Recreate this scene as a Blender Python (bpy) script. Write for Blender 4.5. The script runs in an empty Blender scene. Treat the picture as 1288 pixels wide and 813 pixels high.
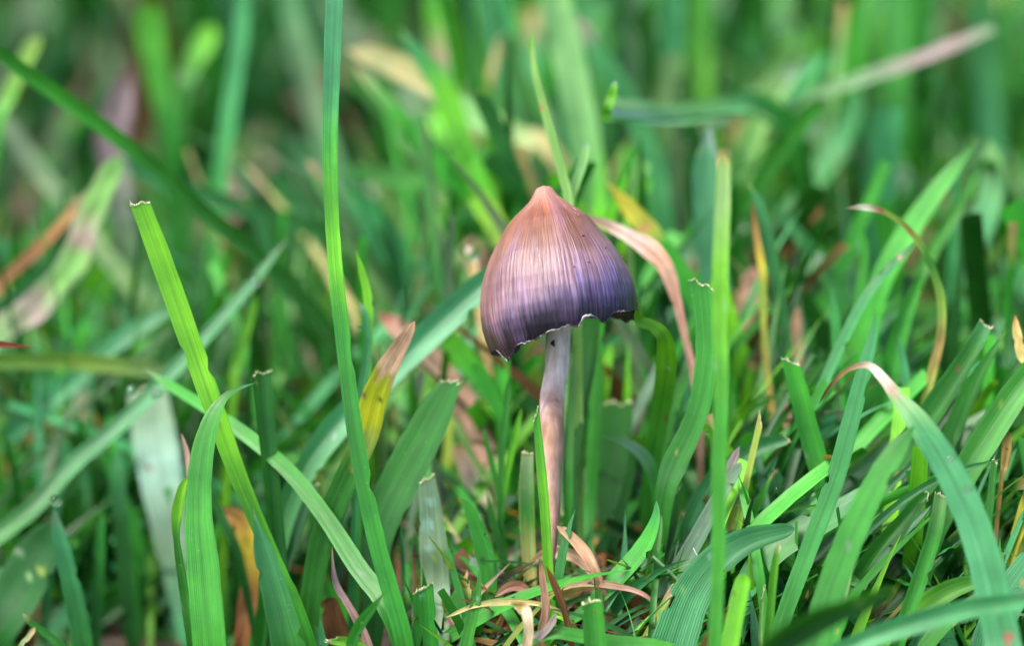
# Liberty cap mushroom in a lawn, macro. One Blender unit is one centimetre.
import bpy, math, random
import numpy as np
from mathutils import Vector, noise as mnoise

SC = bpy.context.scene
COL = SC.collection
SC.unit_settings.system = 'METRIC'
SC.unit_settings.scale_length = 0.01
R = math.radians
rng = random.Random(11)
nr = np.random.RandomState(7)

# ------------------------------------------------------------------ camera, sky, sun, exposure
PITCH = R(15.0)
FD = 30.0                      # distance from the lens to the mushroom
FW = 1288 / 150.0              # width of the field at that distance, cm
F = Vector((0, math.cos(PITCH), -math.sin(PITCH)))
U = Vector((0, math.sin(PITCH), math.cos(PITCH)))
RT = Vector((1, 0, 0))
CAM = -(F * FD) - RT * ((686 - 644) / 150.0) + U * ((790 - 406.5) / 150.0)
cam = bpy.data.cameras.new('camera')
cam.sensor_width = 36.0
cam.lens = 36.0 * FD / FW
cam.clip_start = 1.0
cam.clip_end = 2000.0
cam.dof.use_dof = True
cam.dof.focus_distance = FD - 0.45
cam.dof.aperture_fstop = cam.lens * 1e-3 / 0.88
co = bpy.data.objects.new('camera', cam)
co.location = CAM
co.rotation_euler = (math.pi / 2 - PITCH, 0, 0)
COL.objects.link(co)
SC.camera = co

SUN_EL, SUN_AZ = R(58), R(242)          # azimuth clockwise from +Y: behind the camera, to the left
wd = bpy.data.worlds.new('World')
SC.world = wd
wd.use_nodes = True
wn = wd.node_tree
bg = wn.nodes['Background']
sky = wn.nodes.new('ShaderNodeTexSky')
sky.sky_type = 'NISHITA'
sky.sun_disc = False
sky.sun_elevation = SUN_EL
sky.sun_rotation = SUN_AZ
sky.air_density = 1.0
sky.dust_density = 4.0
sky.ozone_density = 1.0
wn.links.new(sky.outputs[0], bg.inputs[0])
bg.inputs[1].default_value = 0.11
sl = bpy.data.lights.new('sun', 'SUN')
sl.energy = 2.3
sl.angle = R(28)
sl.color = (1.0, 0.96, 0.88)
so = bpy.data.objects.new('sun', sl)
d = Vector((math.sin(SUN_AZ) * math.cos(SUN_EL), math.cos(SUN_AZ) * math.cos(SUN_EL), math.sin(SUN_EL)))
so.rotation_euler = d.to_track_quat('Z', 'Y').to_euler()
COL.objects.link(so)
SC.view_settings.view_transform = 'Standard'
SC.view_settings.look = 'None'
SC.view_settings.gamma = 1.0
SC.view_settings.exposure = 1.65
SC.cycles.max_bounces = 8
SC.cycles.transparent_max_bounces = 6


def at(px, py, off):
    """The place in the lawn seen at a point of the photograph, off cm behind the mushroom."""
    dd = FD + off
    k = dd / (FD * 150.0)
    return CAM + F * dd + RT * ((px - 644) * k) + U * ((406.5 - py) * k)


def ground_z(x, y):
    v = mnoise.noise(Vector((x * 0.35, y * 0.35, 3.1))) * 0.22 + mnoise.noise(Vector((x * 1.3, y * 1.3, 9.1))) * 0.09
    k = min(1.0, max(0.0, (-0.9 - x) / 1.2))
    q = min(1.0, max(0.0, (x - 1.2) / 1.5))
    return v - 0.12 - 1.1 * k * k * (3 - 2 * k) - 0.45 * q * q * (3 - 2 * q)


# ------------------------------------------------------------------ materials
def nt(name):
    m = bpy.data.materials.new(name)
    m.use_nodes = True
    t = m.node_tree
    t.nodes.clear()
    return m, t


def N(t, kind, **kw):
    n = t.nodes.new(kind)
    for k, v in kw.items():
        if k.startswith('i_'):
            n.inputs[k[2:].replace('_', ' ')].default_value = v
        else:
            setattr(n, k, v)
    return n


def mixc(t, blend, fac, a, b):
    n = t.nodes.new('ShaderNodeMix')
    n.data_type = 'RGBA'
    n.blend_type = blend
    for s, v in ((n.inputs[0], fac), (n.inputs[6], a), (n.inputs[7], b)):
        if hasattr(v, 'links'):
            t.links.new(v, s)
        elif isinstance(v, (int, float)):
            s.default_value = v
        else:
            s.default_value = (*v, 1)
    return n.outputs[2]


def mth(t, op, a, b=0.0, c=0.0, clamp=False):
    n = t.nodes.new('ShaderNodeMath')
    n.operation = op
    n.use_clamp = clamp
    for s, v in zip(n.inputs, (a, b, c)):
        if hasattr(v, 'links'):
            t.links.new(v, s)
        else:
            s.default_value = v
    return n.outputs[0]


def ramp(t, fac, stops, interp='LINEAR'):
    n = t.nodes.new('ShaderNodeValToRGB')
    n.color_ramp.interpolation = interp
    e = n.color_ramp.elements
    while len(e) < len(stops):
        e.new(0.5)
    for k, (p, c) in enumerate(stops):
        e[k].position = p
        e[k].color = (*c, 1) if len(c) == 3 else c
    t.links.new(fac, n.inputs[0])
    return n.outputs[0]


def blade_material(name, rough, transl, veins=True, spec=0.5):
    m, t = nt(name)
    out = N(t, 'ShaderNodeOutputMaterial')
    col = N(t, 'ShaderNodeVertexColor', layer_name='Col').outputs[0]
    pb = N(t, 'ShaderNodeBsdfPrincipled')
    pb.inputs['Roughness'].default_value = rough
    pb.inputs['Specular IOR Level'].default_value = spec
    if veins:
        uv = N(t, 'ShaderNodeUVMap', uv_map='UVMap').outputs[0]
        tc = N(t, 'ShaderNodeTexCoord')
        mp = N(t, 'ShaderNodeMapping')
        mp.inputs['Scale'].default_value = (16.0, 0.9, 1)
        t.links.new(uv, mp.inputs[0])
        st = N(t, 'ShaderNodeTexNoise')
        st.inputs['Scale'].default_value = 1.0
        st.inputs['Detail'].default_value = 3
        t.links.new(mp.outputs[0], st.inputs['Vector'])
        blotch = N(t, 'ShaderNodeTexNoise')
        blotch.inputs['Scale'].default_value = 2.2
        blotch.inputs['Detail'].default_value = 4
        t.links.new(tc.outputs['Object'], blotch.inputs['Vector'])
        speck = N(t, 'ShaderNodeTexNoise')
        speck.inputs['Scale'].default_value = 34.0
        speck.inputs['Detail'].default_value = 3
        t.links.new(tc.outputs['Object'], speck.inputs['Vector'])
        c = mixc(t, 'MULTIPLY', 1.0, col, ramp(t, st.outputs[0], [(0.32, (0.70, 0.78, 0.70)), (0.66, (1.25, 1.16, 1.25))]))
        c = mixc(t, 'MULTIPLY', 1.0, c, ramp(t, blotch.outputs[0], [(0.3, (0.66, 0.74, 0.70)), (0.7, (1.35, 1.2, 1.2))]))
        c = mixc(t, 'MIX', ramp(t, speck.outputs[0], [(0.66, (0, 0, 0)), (0.78, (0.30, 0.30, 0.30))]), c, (0.30, 0.42, 0.22))
        sp = N(t, 'ShaderNodeSeparateXYZ')
        t.links.new(uv, sp.inputs[0])
        w = mth(t, 'SINE', mth(t, 'MULTIPLY', sp.outputs[0], 2 * math.pi * 17))
        hsum = mth(t, 'ADD', mth(t, 'MULTIPLY', w, 0.5), mth(t, 'MULTIPLY', st.outputs[0], 1.4))
        bp = N(t, 'ShaderNodeBump')
        bp.inputs['Strength'].default_value = 0.45
        bp.inputs['Distance'].default_value = 0.006
        t.links.new(hsum, bp.inputs['Height'])
        t.links.new(bp.outputs[0], pb.inputs['Normal'])
        rr = mth(t, 'MULTIPLY_ADD', speck.outputs[0], 0.25, rough - 0.12)
        t.links.new(rr, pb.inputs['Roughness'])
        col = c
    t.links.new(col, pb.inputs['Base Color'])
    tr = N(t, 'ShaderNodeBsdfTranslucent')
    tcx = mixc(t, 'MULTIPLY', 1.0, col, (1.5, 1.45, 0.45))
    t.links.new(tcx, tr.inputs[0])
    mx = N(t, 'ShaderNodeMixShader')
    mx.inputs[0].default_value = transl
    t.links.new(pb.outputs[0], mx.inputs[1])
    t.links.new(tr.outputs[0], mx.inputs[2])
    t.links.new(mx.outputs[0], out.inputs[0])
    return m


M_BLADE = blade_material('grass_leaf', 0.36, 0.24, spec=0.5)
M_SOFT = blade_material('grass_mass', 0.38, 0.22, spec=0.42)
M_DEAD = blade_material('dead_grass_leaf', 0.62, 0.25, spec=0.3)
M_TORN = blade_material('torn_fibre', 0.6, 0.35, veins=False, spec=0.4)


def soil_material():
    m, t = nt('soil')
    out = N(t, 'ShaderNodeOutputMaterial')
    pb = N(t, 'ShaderNodeBsdfPrincipled')
    tc = N(t, 'ShaderNodeTexCoord')
    n1 = N(t, 'ShaderNodeTexNoise')
    n1.inputs['Scale'].default_value = 2.4
    n1.inputs['Detail'].default_value = 8
    t.links.new(tc.outputs['Object'], n1.inputs['Vector'])
    c = ramp(t, n1.outputs[0], [(0.3, (0.012, 0.008, 0.005)), (0.52, (0.035, 0.02, 0.012)), (0.7, (0.02, 0.03, 0.009))])
    t.links.new(c, pb.inputs['Base Color'])
    pb.inputs['Roughness'].default_value = 0.85
    bp = N(t, 'ShaderNodeBump')
    bp.inputs['Distance'].default_value = 0.12
    t.links.new(n1.outputs[0], bp.inputs['Height'])
    t.links.new(bp.outputs[0], pb.inputs['Normal'])
    t.links.new(pb.outputs[0], out.inputs[0])
    return m


def cap_material():
    m, t = nt('mushroom_cap_skin')
    out = N(t, 'ShaderNodeOutputMaterial')
    pb = N(t, 'ShaderNodeBsdfPrincipled')
    uv = N(t, 'ShaderNodeUVMap', uv_map='UVMap').outputs[0]
    sp = N(t, 'ShaderNodeSeparateXYZ')
    t.links.new(uv, sp.inputs[0])
    u, v = sp.outputs[0], sp.outputs[1]
    ang = mth(t, 'MULTIPLY', u, 2 * math.pi)
    cx, sx = mth(t, 'COSINE', ang), mth(t, 'SINE', ang)

    def around(k, vs, detail, scale=1.0):
        cb = N(t, 'ShaderNodeCombineXYZ')
        t.links.new(mth(t, 'MULTIPLY', cx, k), cb.inputs[0])
        t.links.new(mth(t, 'MULTIPLY', sx, k), cb.inputs[1])
        t.links.new(mth(t, 'MULTIPLY', v, vs), cb.inputs[2])
        n = N(t, 'ShaderNodeTexNoise')
        n.inputs['Scale'].default_value = scale
        n.inputs['Detail'].default_value = detail
        t.links.new(cb.outputs[0], n.inputs['Vector'])
        return n.outputs[0]
    fib = around(38.0, 2.2, 3)          # fine radial striae
    fib2 = around(60.0, 7.0, 3)
    broad = around(2.6, 3.2, 3)
    mid = around(7.0, 4.0, 4)
    vw = mth(t, 'ADD', mth(t, 'ADD', v, -0.01), mth(t, 'MULTIPLY', mth(t, 'SUBTRACT', mid, 0.5), 0.20))
    vw = mth(t, 'ADD', vw, mth(t, 'MULTIPLY', mth(t, 'SUBTRACT', fib, 0.5), 0.30))
    ribs = mth(t, 'SINE', mth(t, 'ADD', mth(t, 'MULTIPLY', ang, 92.0), mth(t, 'MULTIPLY', mid, 9.0)))
    ribs = mth(t, 'MULTIPLY_ADD', ribs, 0.5, 0.5)
    c = ramp(t, vw, [(0.0, (0.40, 0.19, 0.14)), (0.08, (0.30, 0.13, 0.085)), (0.16, (0.20, 0.070, 0.030)), (0.30, (0.185, 0.080, 0.050)), (0.42, (0.20, 0.105, 0.095)),
                     (0.56, (0.225, 0.135, 0.155)), (0.72, (0.22, 0.145, 0.19)), (0.79, (0.12, 0.088, 0.16)),
                     (0.875, (0.022, 0.016, 0.034)), (1.0, (0.007, 0.005, 0.010))])
    # violet bruise patches
    c = mixc(t, 'MIX', mth(t, 'MULTIPLY', ramp(t, broad, [(0.50, (0, 0, 0)), (0.68, (1, 1, 1))]), 0.3), c, (0.20, 0.13, 0.25))
    # blue stain on the right front, near the margin
    du = mth(t, 'ABSOLUTE', mth(t, 'SUBTRACT', u, 0.875))
    blue = mth(t, 'MULTIPLY', mth(t, 'SUBTRACT', 1.0, mth(t, 'MULTIPLY', du, 7.5), clamp=True),
               ramp(t, vw, [(0.60, (0, 0, 0)), (0.74, (1, 1, 1)), (0.84, (0.8, 0.8, 0.8)), (0.94, (0.2, 0.2, 0.2))]))
    c = mixc(t, 'MIX', mth(t, 'MULTIPLY', mth(t, 'MULTIPLY', blue, 0.8), ramp(t, mid, [(0.35, (0.45, 0.45, 0.45)), (0.6, (1, 1, 1))])), c, (0.095, 0.080, 0.25))
    # light shining through the thin edges, painted warm brown on left and far right
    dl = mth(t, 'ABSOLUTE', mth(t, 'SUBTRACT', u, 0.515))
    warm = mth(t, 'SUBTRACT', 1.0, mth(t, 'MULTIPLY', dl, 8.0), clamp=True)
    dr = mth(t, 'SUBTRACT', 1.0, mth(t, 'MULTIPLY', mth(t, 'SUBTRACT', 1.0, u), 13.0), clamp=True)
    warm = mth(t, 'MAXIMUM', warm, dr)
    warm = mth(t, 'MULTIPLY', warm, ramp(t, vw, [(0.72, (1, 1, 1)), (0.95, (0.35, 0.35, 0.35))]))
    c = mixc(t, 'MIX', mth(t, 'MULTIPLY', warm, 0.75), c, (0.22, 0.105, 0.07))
    # striae: dark lines growing stronger towards the margin
    amt = ramp(t, v, [(0.12, (0.10, 0.10, 0.10)), (0.5, (0.5, 0.5, 0.5)), (0.8, (1, 1, 1))])
    lines = ramp(t, fib, [(0.36, (0.60, 0.56, 0.62)), (0.60, (1.10, 1.10, 1.10))])
    c = mixc(t, 'MULTIPLY', amt, c, lines)
    c = mixc(t, 'MULTIPLY', 0.6, c, ramp(t, fib2, [(0.35, (0.72, 0.7, 0.75)), (0.65, (1.2, 1.2, 1.2))]))
    ribamt = mth(t, 'MULTIPLY', ramp(t, v, [(0.35, (0, 0, 0)), (0.6, (0.5, 0.5, 0.5)), (0.85, (0.9, 0.9, 0.9))]), ramp(t, around(9.0, 5.0, 3), [(0.36, (0.15, 0.15, 0.15)), (0.6, (1, 1, 1))]))
    damp = around(3.4, 4.5, 5)
    c = mixc(t, 'MULTIPLY', 0.8, c, ramp(t, damp, [(0.38, (0.70, 0.62, 0.62)), (0.55, (1.0, 1.0, 1.0)), (0.66, (1.22, 1.16, 1.16))]))
    c = mixc(t, 'MULTIPLY', ribamt, c, ramp(t, ribs, [(0.1, (0.55, 0.51, 0.57)), (0.7, (1.12, 1.12, 1.14))]))
    dots = around(16.0, 22.0, 2)
    c = mixc(t, 'MIX', ramp(t, dots, [(0.71, (0, 0, 0)), (0.76, (0.55, 0.55, 0.55))]), c, (0.10, 0.05, 0.07))
    pale = around(9.0, 30.0, 3)
    pk = mth(t, 'MULTIPLY', ramp(t, pale, [(0.66, (0, 0, 0)), (0.72, (0.6, 0.6, 0.6))]), ramp(t, v, [(0.1, (1, 1, 1)), (0.36, (0, 0, 0))]))
    c = mixc(t, 'MIX', pk, c, (0.8, 0.62, 0.62))
    t.links.new(c, pb.inputs['Base Color'])
    pb.inputs['Subsurface Weight'].default_value = 0.06
    pb.inputs['Subsurface Radius'].default_value = (1.0, 0.5, 0.4)
    pb.inputs['Subsurface Scale'].default_value = 0.06
    t.links.new(mth(t, 'MULTIPLY_ADD', damp, 0.5, 0.14), pb.inputs['Roughness'])
    pb.inputs['Specular IOR Level'].default_value = 0.36
    h = mth(t, 'ADD', mth(t, 'MULTIPLY', fib, mth(t, 'MULTIPLY_ADD', v, 0.9, 0.1)), mth(t, 'MULTIPLY', fib2, 0.35))
    h = mth(t, 'ADD', h, mth(t, 'MULTIPLY', mid, 0.5))
    h = mth(t, 'ADD', h, mth(t, 'MULTIPLY', ribs, mth(t, 'MULTIPLY', v, 0.25)))
    bp = N(t, 'ShaderNodeBump')
    bp.inputs['Strength'].default_value = 0.5
    bp.inputs['Distance'].default_value = 0.03
    t.links.new(h, bp.inputs['Height'])
    t.links.new(bp.outputs[0], pb.inputs['Normal'])
    t.links.new(pb.outputs[0], out.inputs[0])
    return m


def stem_material():
    m, t = nt('mushroom_stem_skin')
    out = N(t, 'ShaderNodeOutputMaterial')
    pb = N(t, 'ShaderNodeBsdfPrincipled')
    uv = N(t, 'ShaderNodeUVMap', uv_map='UVMap').outputs[0]
    sp = N(t, 'ShaderNodeSeparateXYZ')
    t.links.new(uv, sp.inputs[0])
    tc = N(t, 'ShaderNodeTexCoord')
    mp = N(t, 'ShaderNodeMapping')
    mp.inputs['Scale'].default_value = (20, 20, 4)
    t.links.new(tc.outputs['Object'], mp.inputs[0])
    n1 = N(t, 'ShaderNodeTexNoise')
    n1.inputs['Scale'].default_value = 1.0
    n1.inputs['Detail'].default_value = 6
    t.links.new(mp.outputs[0], n1.inputs['Vector'])
    n2 = N(t, 'ShaderNodeTexNoise')
    n2.inputs['Scale'].default_value = 5.0
    n2.inputs['Detail'].default_value = 5
    t.links.new(tc.outputs['Object'], n2.inputs['Vector'])
    vv = mth(t, 'ADD', sp.outputs[1], mth(t, 'MULTIPLY', mth(t, 'SUBTRACT', n2.outputs[0], 0.5), 0.24))
    c = ramp(t, vv, [(0.0, (0.86, 0.66, 0.70)), (0.29, (0.88, 0.70, 0.73)), (0.37, (0.62, 0.42, 0.40)),
                     (0.44, (0.42, 0.24, 0.17)), (0.60, (0.52, 0.32, 0.27)), (0.8, (0.34, 0.20, 0.16))])
    c = mixc(t, 'MULTIPLY', 1.0, c, ramp(t, n1.outputs[0], [(0.36, (0.80, 0.75, 0.77)), (0.62, (1.18, 1.18, 1.18))]))
    c = mixc(t, 'MIX', ramp(t, n2.outputs[0], [(0.68, (0, 0, 0)), (0.76, (0.5, 0.5, 0.5))]), c, (0.16, 0.08, 0.08))
    t.links.new(c, pb.inputs['Base Color'])
    pb.inputs['Roughness'].default_value = 0.5
    pb.inputs['Subsurface Weight'].default_value = 0.2
    pb.inputs['Subsurface Scale'].default_value = 0.05
    bp = N(t, 'ShaderNodeBump')
    bp.inputs['Strength'].default_value = 0.5
    bp.inputs['Distance'].default_value = 0.02
    t.links.new(n1.outputs[0], bp.inputs['Height'])
    t.links.new(bp.outputs[0], pb.inputs['Normal'])
    t.links.new(pb.outputs[0], out.inputs[0])
    return m


def plain_material(name, c0, c1, scale, rough=0.6, bump=0.01, lo=0.35):
    m, t = nt(name)
    out = N(t, 'ShaderNodeOutputMaterial')
    pb = N(t, 'ShaderNodeBsdfPrincipled')
    tc = N(t, 'ShaderNodeTexCoord')
    n1 = N(t, 'ShaderNodeTexNoise')
    n1.inputs['Scale'].default_value = scale
    n1.inputs['Detail'].default_value = 5
    t.links.new(tc.outputs['Object'], n1.inputs['Vector'])
    t.links.new(ramp(t, n1.outputs[0], [(lo, c0), (0.65, c1)]), pb.inputs['Base Color'])
    pb.inputs['Roughness'].default_value = rough
    bp = N(t, 'ShaderNodeBump')
    bp.inputs['Distance'].default_value = bump
    t.links.new(n1.outputs[0], bp.inputs['Height'])
    t.links.new(bp.outputs[0], pb.inputs['Normal'])
    t.links.new(pb.outputs[0], out.inputs[0])
    return m


def water_material():
    m, t = nt('dew_water')
    out = N(t, 'ShaderNodeOutputMaterial')
    pb = N(t, 'ShaderNodeBsdfPrincipled')
    pb.inputs['Base Color'].default_value = (0.95, 0.98, 1, 1)
    pb.inputs['Roughness'].default_value = 0.02
    pb.inputs['IOR'].default_value = 1.33
    pb.inputs['Transmission Weight'].default_value = 1.0
    t.links.new(pb.outputs[0], out.inputs[0])
    return m


M_SOIL = soil_material()
M_CAP = cap_material()
M_STEM = stem_material()
M_GILL = plain_material('gill_flesh', (0.07, 0.045, 0.05), (0.13, 0.085, 0.08), 12, 0.8)
M_MEMBRANE = plain_material('rim_membrane', (0.03, 0.02, 0.03), (0.50, 0.42, 0.50), 4.5, 0.35, lo=0.50)
M_THREAD = plain_material('silk', (0.5, 0.5, 0.48), (0.7, 0.7, 0.68), 9, 0.5)
M_SPECK = plain_material('dark_speck', (0.02, 0.012, 0.02), (0.05, 0.03, 0.05), 30, 0.6)
M_DEW = water_material()


# ------------------------------------------------------------------ helpers
def mesh_from(name, verts, faces, mat, cols=None, uvs=None, smooth=True):
    me = bpy.data.meshes.new(name)
    me.from_pydata([tuple(v) for v in verts], [], faces)
    if cols is not None:
        a = me.color_attributes.new('Col', 'FLOAT_COLOR', 'POINT')
        arr = np.ones((len(verts), 4), np.float32)
        arr[:, :3] = cols
        a.data.foreach_set('color', arr.ravel())
    if uvs is not None:
        l = me.uv_layers.new(name='UVMap')
        vi = np.empty(len(me.loops), np.int32)
        me.loops.foreach_get('vertex_index', vi)
        l.data.foreach_set('uv', np.asarray(uvs, np.float32)[vi].ravel())
    if smooth:
        me.polygons.foreach_set('use_smooth', [True] * len(me.polygons))
    me.materials.append(mat)
    return me


def link(name, me, parent=None):
    o = bpy.data.objects.new(name, me)
    COL.objects.link(o)
    if parent is not None:
        o.parent = parent
    return o


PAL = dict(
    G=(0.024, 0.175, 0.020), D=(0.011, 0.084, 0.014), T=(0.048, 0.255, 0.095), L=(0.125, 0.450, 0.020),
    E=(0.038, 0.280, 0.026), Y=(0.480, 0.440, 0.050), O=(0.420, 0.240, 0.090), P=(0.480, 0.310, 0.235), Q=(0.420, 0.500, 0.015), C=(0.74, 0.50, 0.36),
    W=(0.800, 0.740, 0.660), R=(0.360, 0.070, 0.060), B=(0.160, 0.075, 0.030), S=(0.480, 0.430, 0.200),
    A=(0.210, 0.380, 0.300), V=(0.300, 0.220, 0.260), K=(0.020, 0.045, 0.012), H=(0.150, 0.250, 0.150),
    F=(0.180, 0.400, 0.130), M=(0.240, 0.360, 0.060))


def colour_stops(s):
    """'P0 P.3 G.5': palette letter and place along the leaf, the tip being 0."""
    out = []
    toks = s.split()
    for k, tok in enumerate(toks):
        last = 1.0 if k and k == len(toks) - 1 else 0.0
        out.append((float(tok[1:]) if len(tok) > 1 else last, np.array(PAL[tok[0]])))
    return out


def eval_stops(st, v):
    if v <= st[0][0]:
        return st[0][1]
    for (a, ca), (b, cb) in zip(st, st[1:]):
        if v <= b:
            k = (v - a) / max(b - a, 1e-6)
            return ca * (1 - k) + cb * k
    return st[-1][1]


def catmull(pts, n):
    P = [pts[0] * 2 - pts[1]] + pts + [pts[-1] * 2 - pts[-2]]
    res = []
    segs = len(pts) - 1
    for i in range(n):
        s = i / (n - 1) * segs
        k = min(int(s), segs - 1)
        t = s - k
        a, b, c, dd = P[k], P[k + 1], P[k + 2], P[k + 3]
        res.append(0.5 * (2 * b + (c - a) * t + (2 * a - 5 * b + 4 * c - dd) * t * t + (3 * b - a - 3 * c + dd) * t ** 3))
    return res


def lerp_list(L, s):
    x = s * (len(L) - 1)
    k = min(int(x), len(L) - 2) if len(L) > 1 else 0
    if len(L) == 1:
        return L[0]
    return L[k] + (L[k + 1] - L[k]) * (x - k)


BLADES = []


def blade(label, pts, widths, dep, col='G', tip='point', face=None, fold=None, name='grass_blade', cat='blade of grass',
          spots=(), taper=None, jit=0.0, edge=None, group=None):
    """One leaf of grass. pts: places along it, tip first; widths in the same order; dep: cm behind the mushroom, tip to base."""
    r = random.Random(hash_of(label))
    raw = [tuple(float(q) for q in p.split(',')) for p in pts.split()]
    W = [float(q) for q in widths.split()] if isinstance(widths, str) else [float(widths)]
    dep = dep if isinstance(dep, (tuple, list)) else (dep, dep)
    n0 = len(raw)
    P3 = []
    for i, (x, y) in enumerate(raw):
        s = i / (n0 - 1)
        off = lerp_list(list(dep), s)
        p = at(x, y, off)
        g = ground_z(p.x, p.y) + 0.04
        k = 0
        while p.z < g and k < 60:           # keep the leaf above the soil
            off -= 0.08
            p = at(x, y, off)
            k += 1
        P3.append(p)
    WW = [lerp_list(W, i / (n0 - 1)) for i in range(n0)]
    WW = [w / 150.0 * ((FD + lerp_list(list(dep), i / (n0 - 1))) / FD) for i, w in enumerate(WW)]
    # root it in the soil
    p = P3[-1]
    g = ground_z(p.x, p.y)
    if p.z > g + 0.1:
        dv = (P3[-1] - P3[-2]).normalized()
        dv.z = min(dv.z, -0.25)
        dv = (dv * 0.75 + Vector((0, 0, -0.8))).normalized()
        L = (p.z - g + 0.15) / -dv.z
        P3.append(p + dv * (L * 0.5) + Vector((r.uniform(-.03, .03), 0.05, 0)))
        P3.append(p + dv * L + Vector((0, 0.1, 0)))
        WW += [WW[-1] * 0.85, WW[-1] * 0.6]
    n = max(26, 7 * len(P3))
    C3 = catmull(P3, n)
    face = r.uniform(-30, 30) if face is None else face
    fold = r.uniform(10, 24) if fold is None else fold
    face_a, face_b = (face if isinstance(face, (tuple, list)) else (face, face + r.uniform(-12, 12)))
    NC = 9
    length = sum((C3[i + 1] - C3[i]).length for i in range(n - 1))
    if taper is None:
        taper = 0.10 if tip == 'point' else 0.0
    st = colour_stops(col)
    ph = r.uniform(0, 100)
    tint = np.array([1 + r.uniform(-.12, .15), 1 + r.uniform(-.10, .10), 1 + r.uniform(-.12, .12)])
    ec = np.array(PAL[edge]) if edge else None
    if not name.startswith('dead'):
        spots = list(spots)
        for _ in range(r.choice((1, 2, 3, 4, 5))):
            spots.append((r.uniform(.05, .95), r.uniform(-1, 1), r.uniform(.03, .12), r.choice('MMHHOFBA')))
    nicks = [(r.uniform(0.05, 0.9), r.choice((-1, 1)), r.uniform(.06, .22)) for _ in range(r.choice((0, 1, 2, 3)))]
    notch = [0.0] * NC
    if tip == 'cut':
        slant, wav, wfr = r.uniform(-0.14, 0.14), r.uniform(0, 0.03), r.uniform(.4, 2.2)
        for j in range(NC):
            notch[j] = r.uniform(0, 0.018) + slant * (j / (NC - 1) - 0.5) + wav * math.sin(j * wfr + ph * 3)
    vis = (n0 - 1) / (len(P3) - 1)
    verts, cols, uvs = [], [], []
    ln = 0.0
    tip_row = []
    nrm0 = None
    for i in range(n):
        s = i / (n - 1)
        c = C3[i]
        if i:
            ln += (C3[i] - C3[i - 1]).length
        tg = (C3[min(i + 1, n - 1)] - C3[max(i - 1, 0)]).normalized()
        view = (c - CAM).normalized()
        side = tg.cross(view)
        if side.length < 1e-3:
            side = RT.copy()
        side.normalize()
        nrm = side.cross(tg).normalized()       # faces away or towards; make it face the lens
        if nrm.dot(view) > 0:
            nrm = -nrm
        fa = R(face_a + (face_b - face_a) * s)
        sd = side * math.cos(fa) + nrm * math.sin(fa)
        nn = nrm * math.cos(fa) - side * math.sin(fa)
        w = lerp_list(WW, s) / max(0.6, math.cos(fa))
        w *= 1 + (0.28 if name.startswith('dead') else 0.07) * mnoise.noise(Vector((ln * (3.0 if name.startswith('dead') else 1.5), ph, 0)))
        if taper and s < taper:
            q = s / taper
            w *= max(0.04, math.sin(q * math.pi / 2) ** 0.8)
        fo = math.tan(R(fold))
        sway = 0.03 * mnoise.noise(Vector((ln * 0.8, ph + 5, 0)))
        for j in range(NC):
            a = (j / (NC - 1)) * 2 - 1
            depth = -(1 - abs(a) ** 1.3) * w * 0.5 * fo * 0.8
            depth += 0.012 * w * math.cos(a * 9)
            rough_edge = 0.0
            if name.startswith('dead'):
                depth += 0.10 * w * mnoise.noise(Vector((ln * 4, a * 2, ph + 3)))
            if abs(a) > 0.99:
                for (nv, na, nd) in nicks:
                    if na * a > 0 and abs(s - nv) < 0.6 / n:
                        rough_edge -= nd * w
                rough_edge += 0.03 * w * mnoise.noise(Vector((ln * 9, ph + a * 10, 1)))
            pos = c + sd * (a * (0.5 * w + rough_edge)) + nn * (depth + sway)
            if tip == 'cut' and i < 4:
                pos = pos + tg * (notch[j] * (1 - i / 4.0))
            verts.append(pos)
            v = s / vis
            vv = v + 0.05 * mnoise.noise(Vector((ln * 3 + ph, a * 1.5, 2))) + 0.02 * mnoise.noise(Vector((ln * 9, a * 5, ph)))
            cc = eval_stops(st, vv) * tint
            if cc[0] > cc[1] * 0.9:                   # withered tissue is mottled
                mo = mnoise.noise(Vector((ln * 6, a * 2.5, ph + 9))) + 0.6 * mnoise.noise(Vector((ln * 16, a * 6, ph)))
                cc = cc * (1.0 + 0.38 * mo) * np.array((1.0, 1 - 0.10 * max(0, -mo), 1 - 0.2 * max(0, -mo)))
            if abs(a) < 0.12:
                cc = cc * 0.80                    # midrib channel is a deeper green
            if ec is not None and abs(a) > 0.8:
                cc = cc * 0.35 + ec * 0.65
            for (sv, sa, rad, sc_) in spots:
                q = math.hypot((v - sv) * length * vis / max(w, .01) * 0.9, (a - sa) * 0.5) / rad
                q += 0.3 * mnoise.noise(Vector((ln * 12, a * 3, ph)))
                if q < 1:
                    k = min(1, (1 - q) * 2.5)
                    cc = cc * (1 - k) + np.array(PAL[sc_]) * k
            cols.append(cc)
            uvs.append((j / (NC - 1) + ph * 0.0, ln))
        if i == 0:
            tip_row = [(verts[j].copy(), cols[j], nn.copy(), tg.copy()) for j in range(NC)]
    faces = []
    for i in range(n - 1):
        for j in range(NC - 1):
            a = i * NC + j
            faces.append((a, a + 1, a + NC + 1, a + NC))
    base = P3[-1]
    vloc = [v - base for v in verts]
    dead = name.startswith('dead')
    me = mesh_from(name, vloc, faces, M_DEAD if dead else M_BLADE, np.array(cols), uvs)
    o = link(name, me)
    o.location = base
    o['label'] = label
    o['category'] = cat
    if group:
        o['group'] = group
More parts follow.
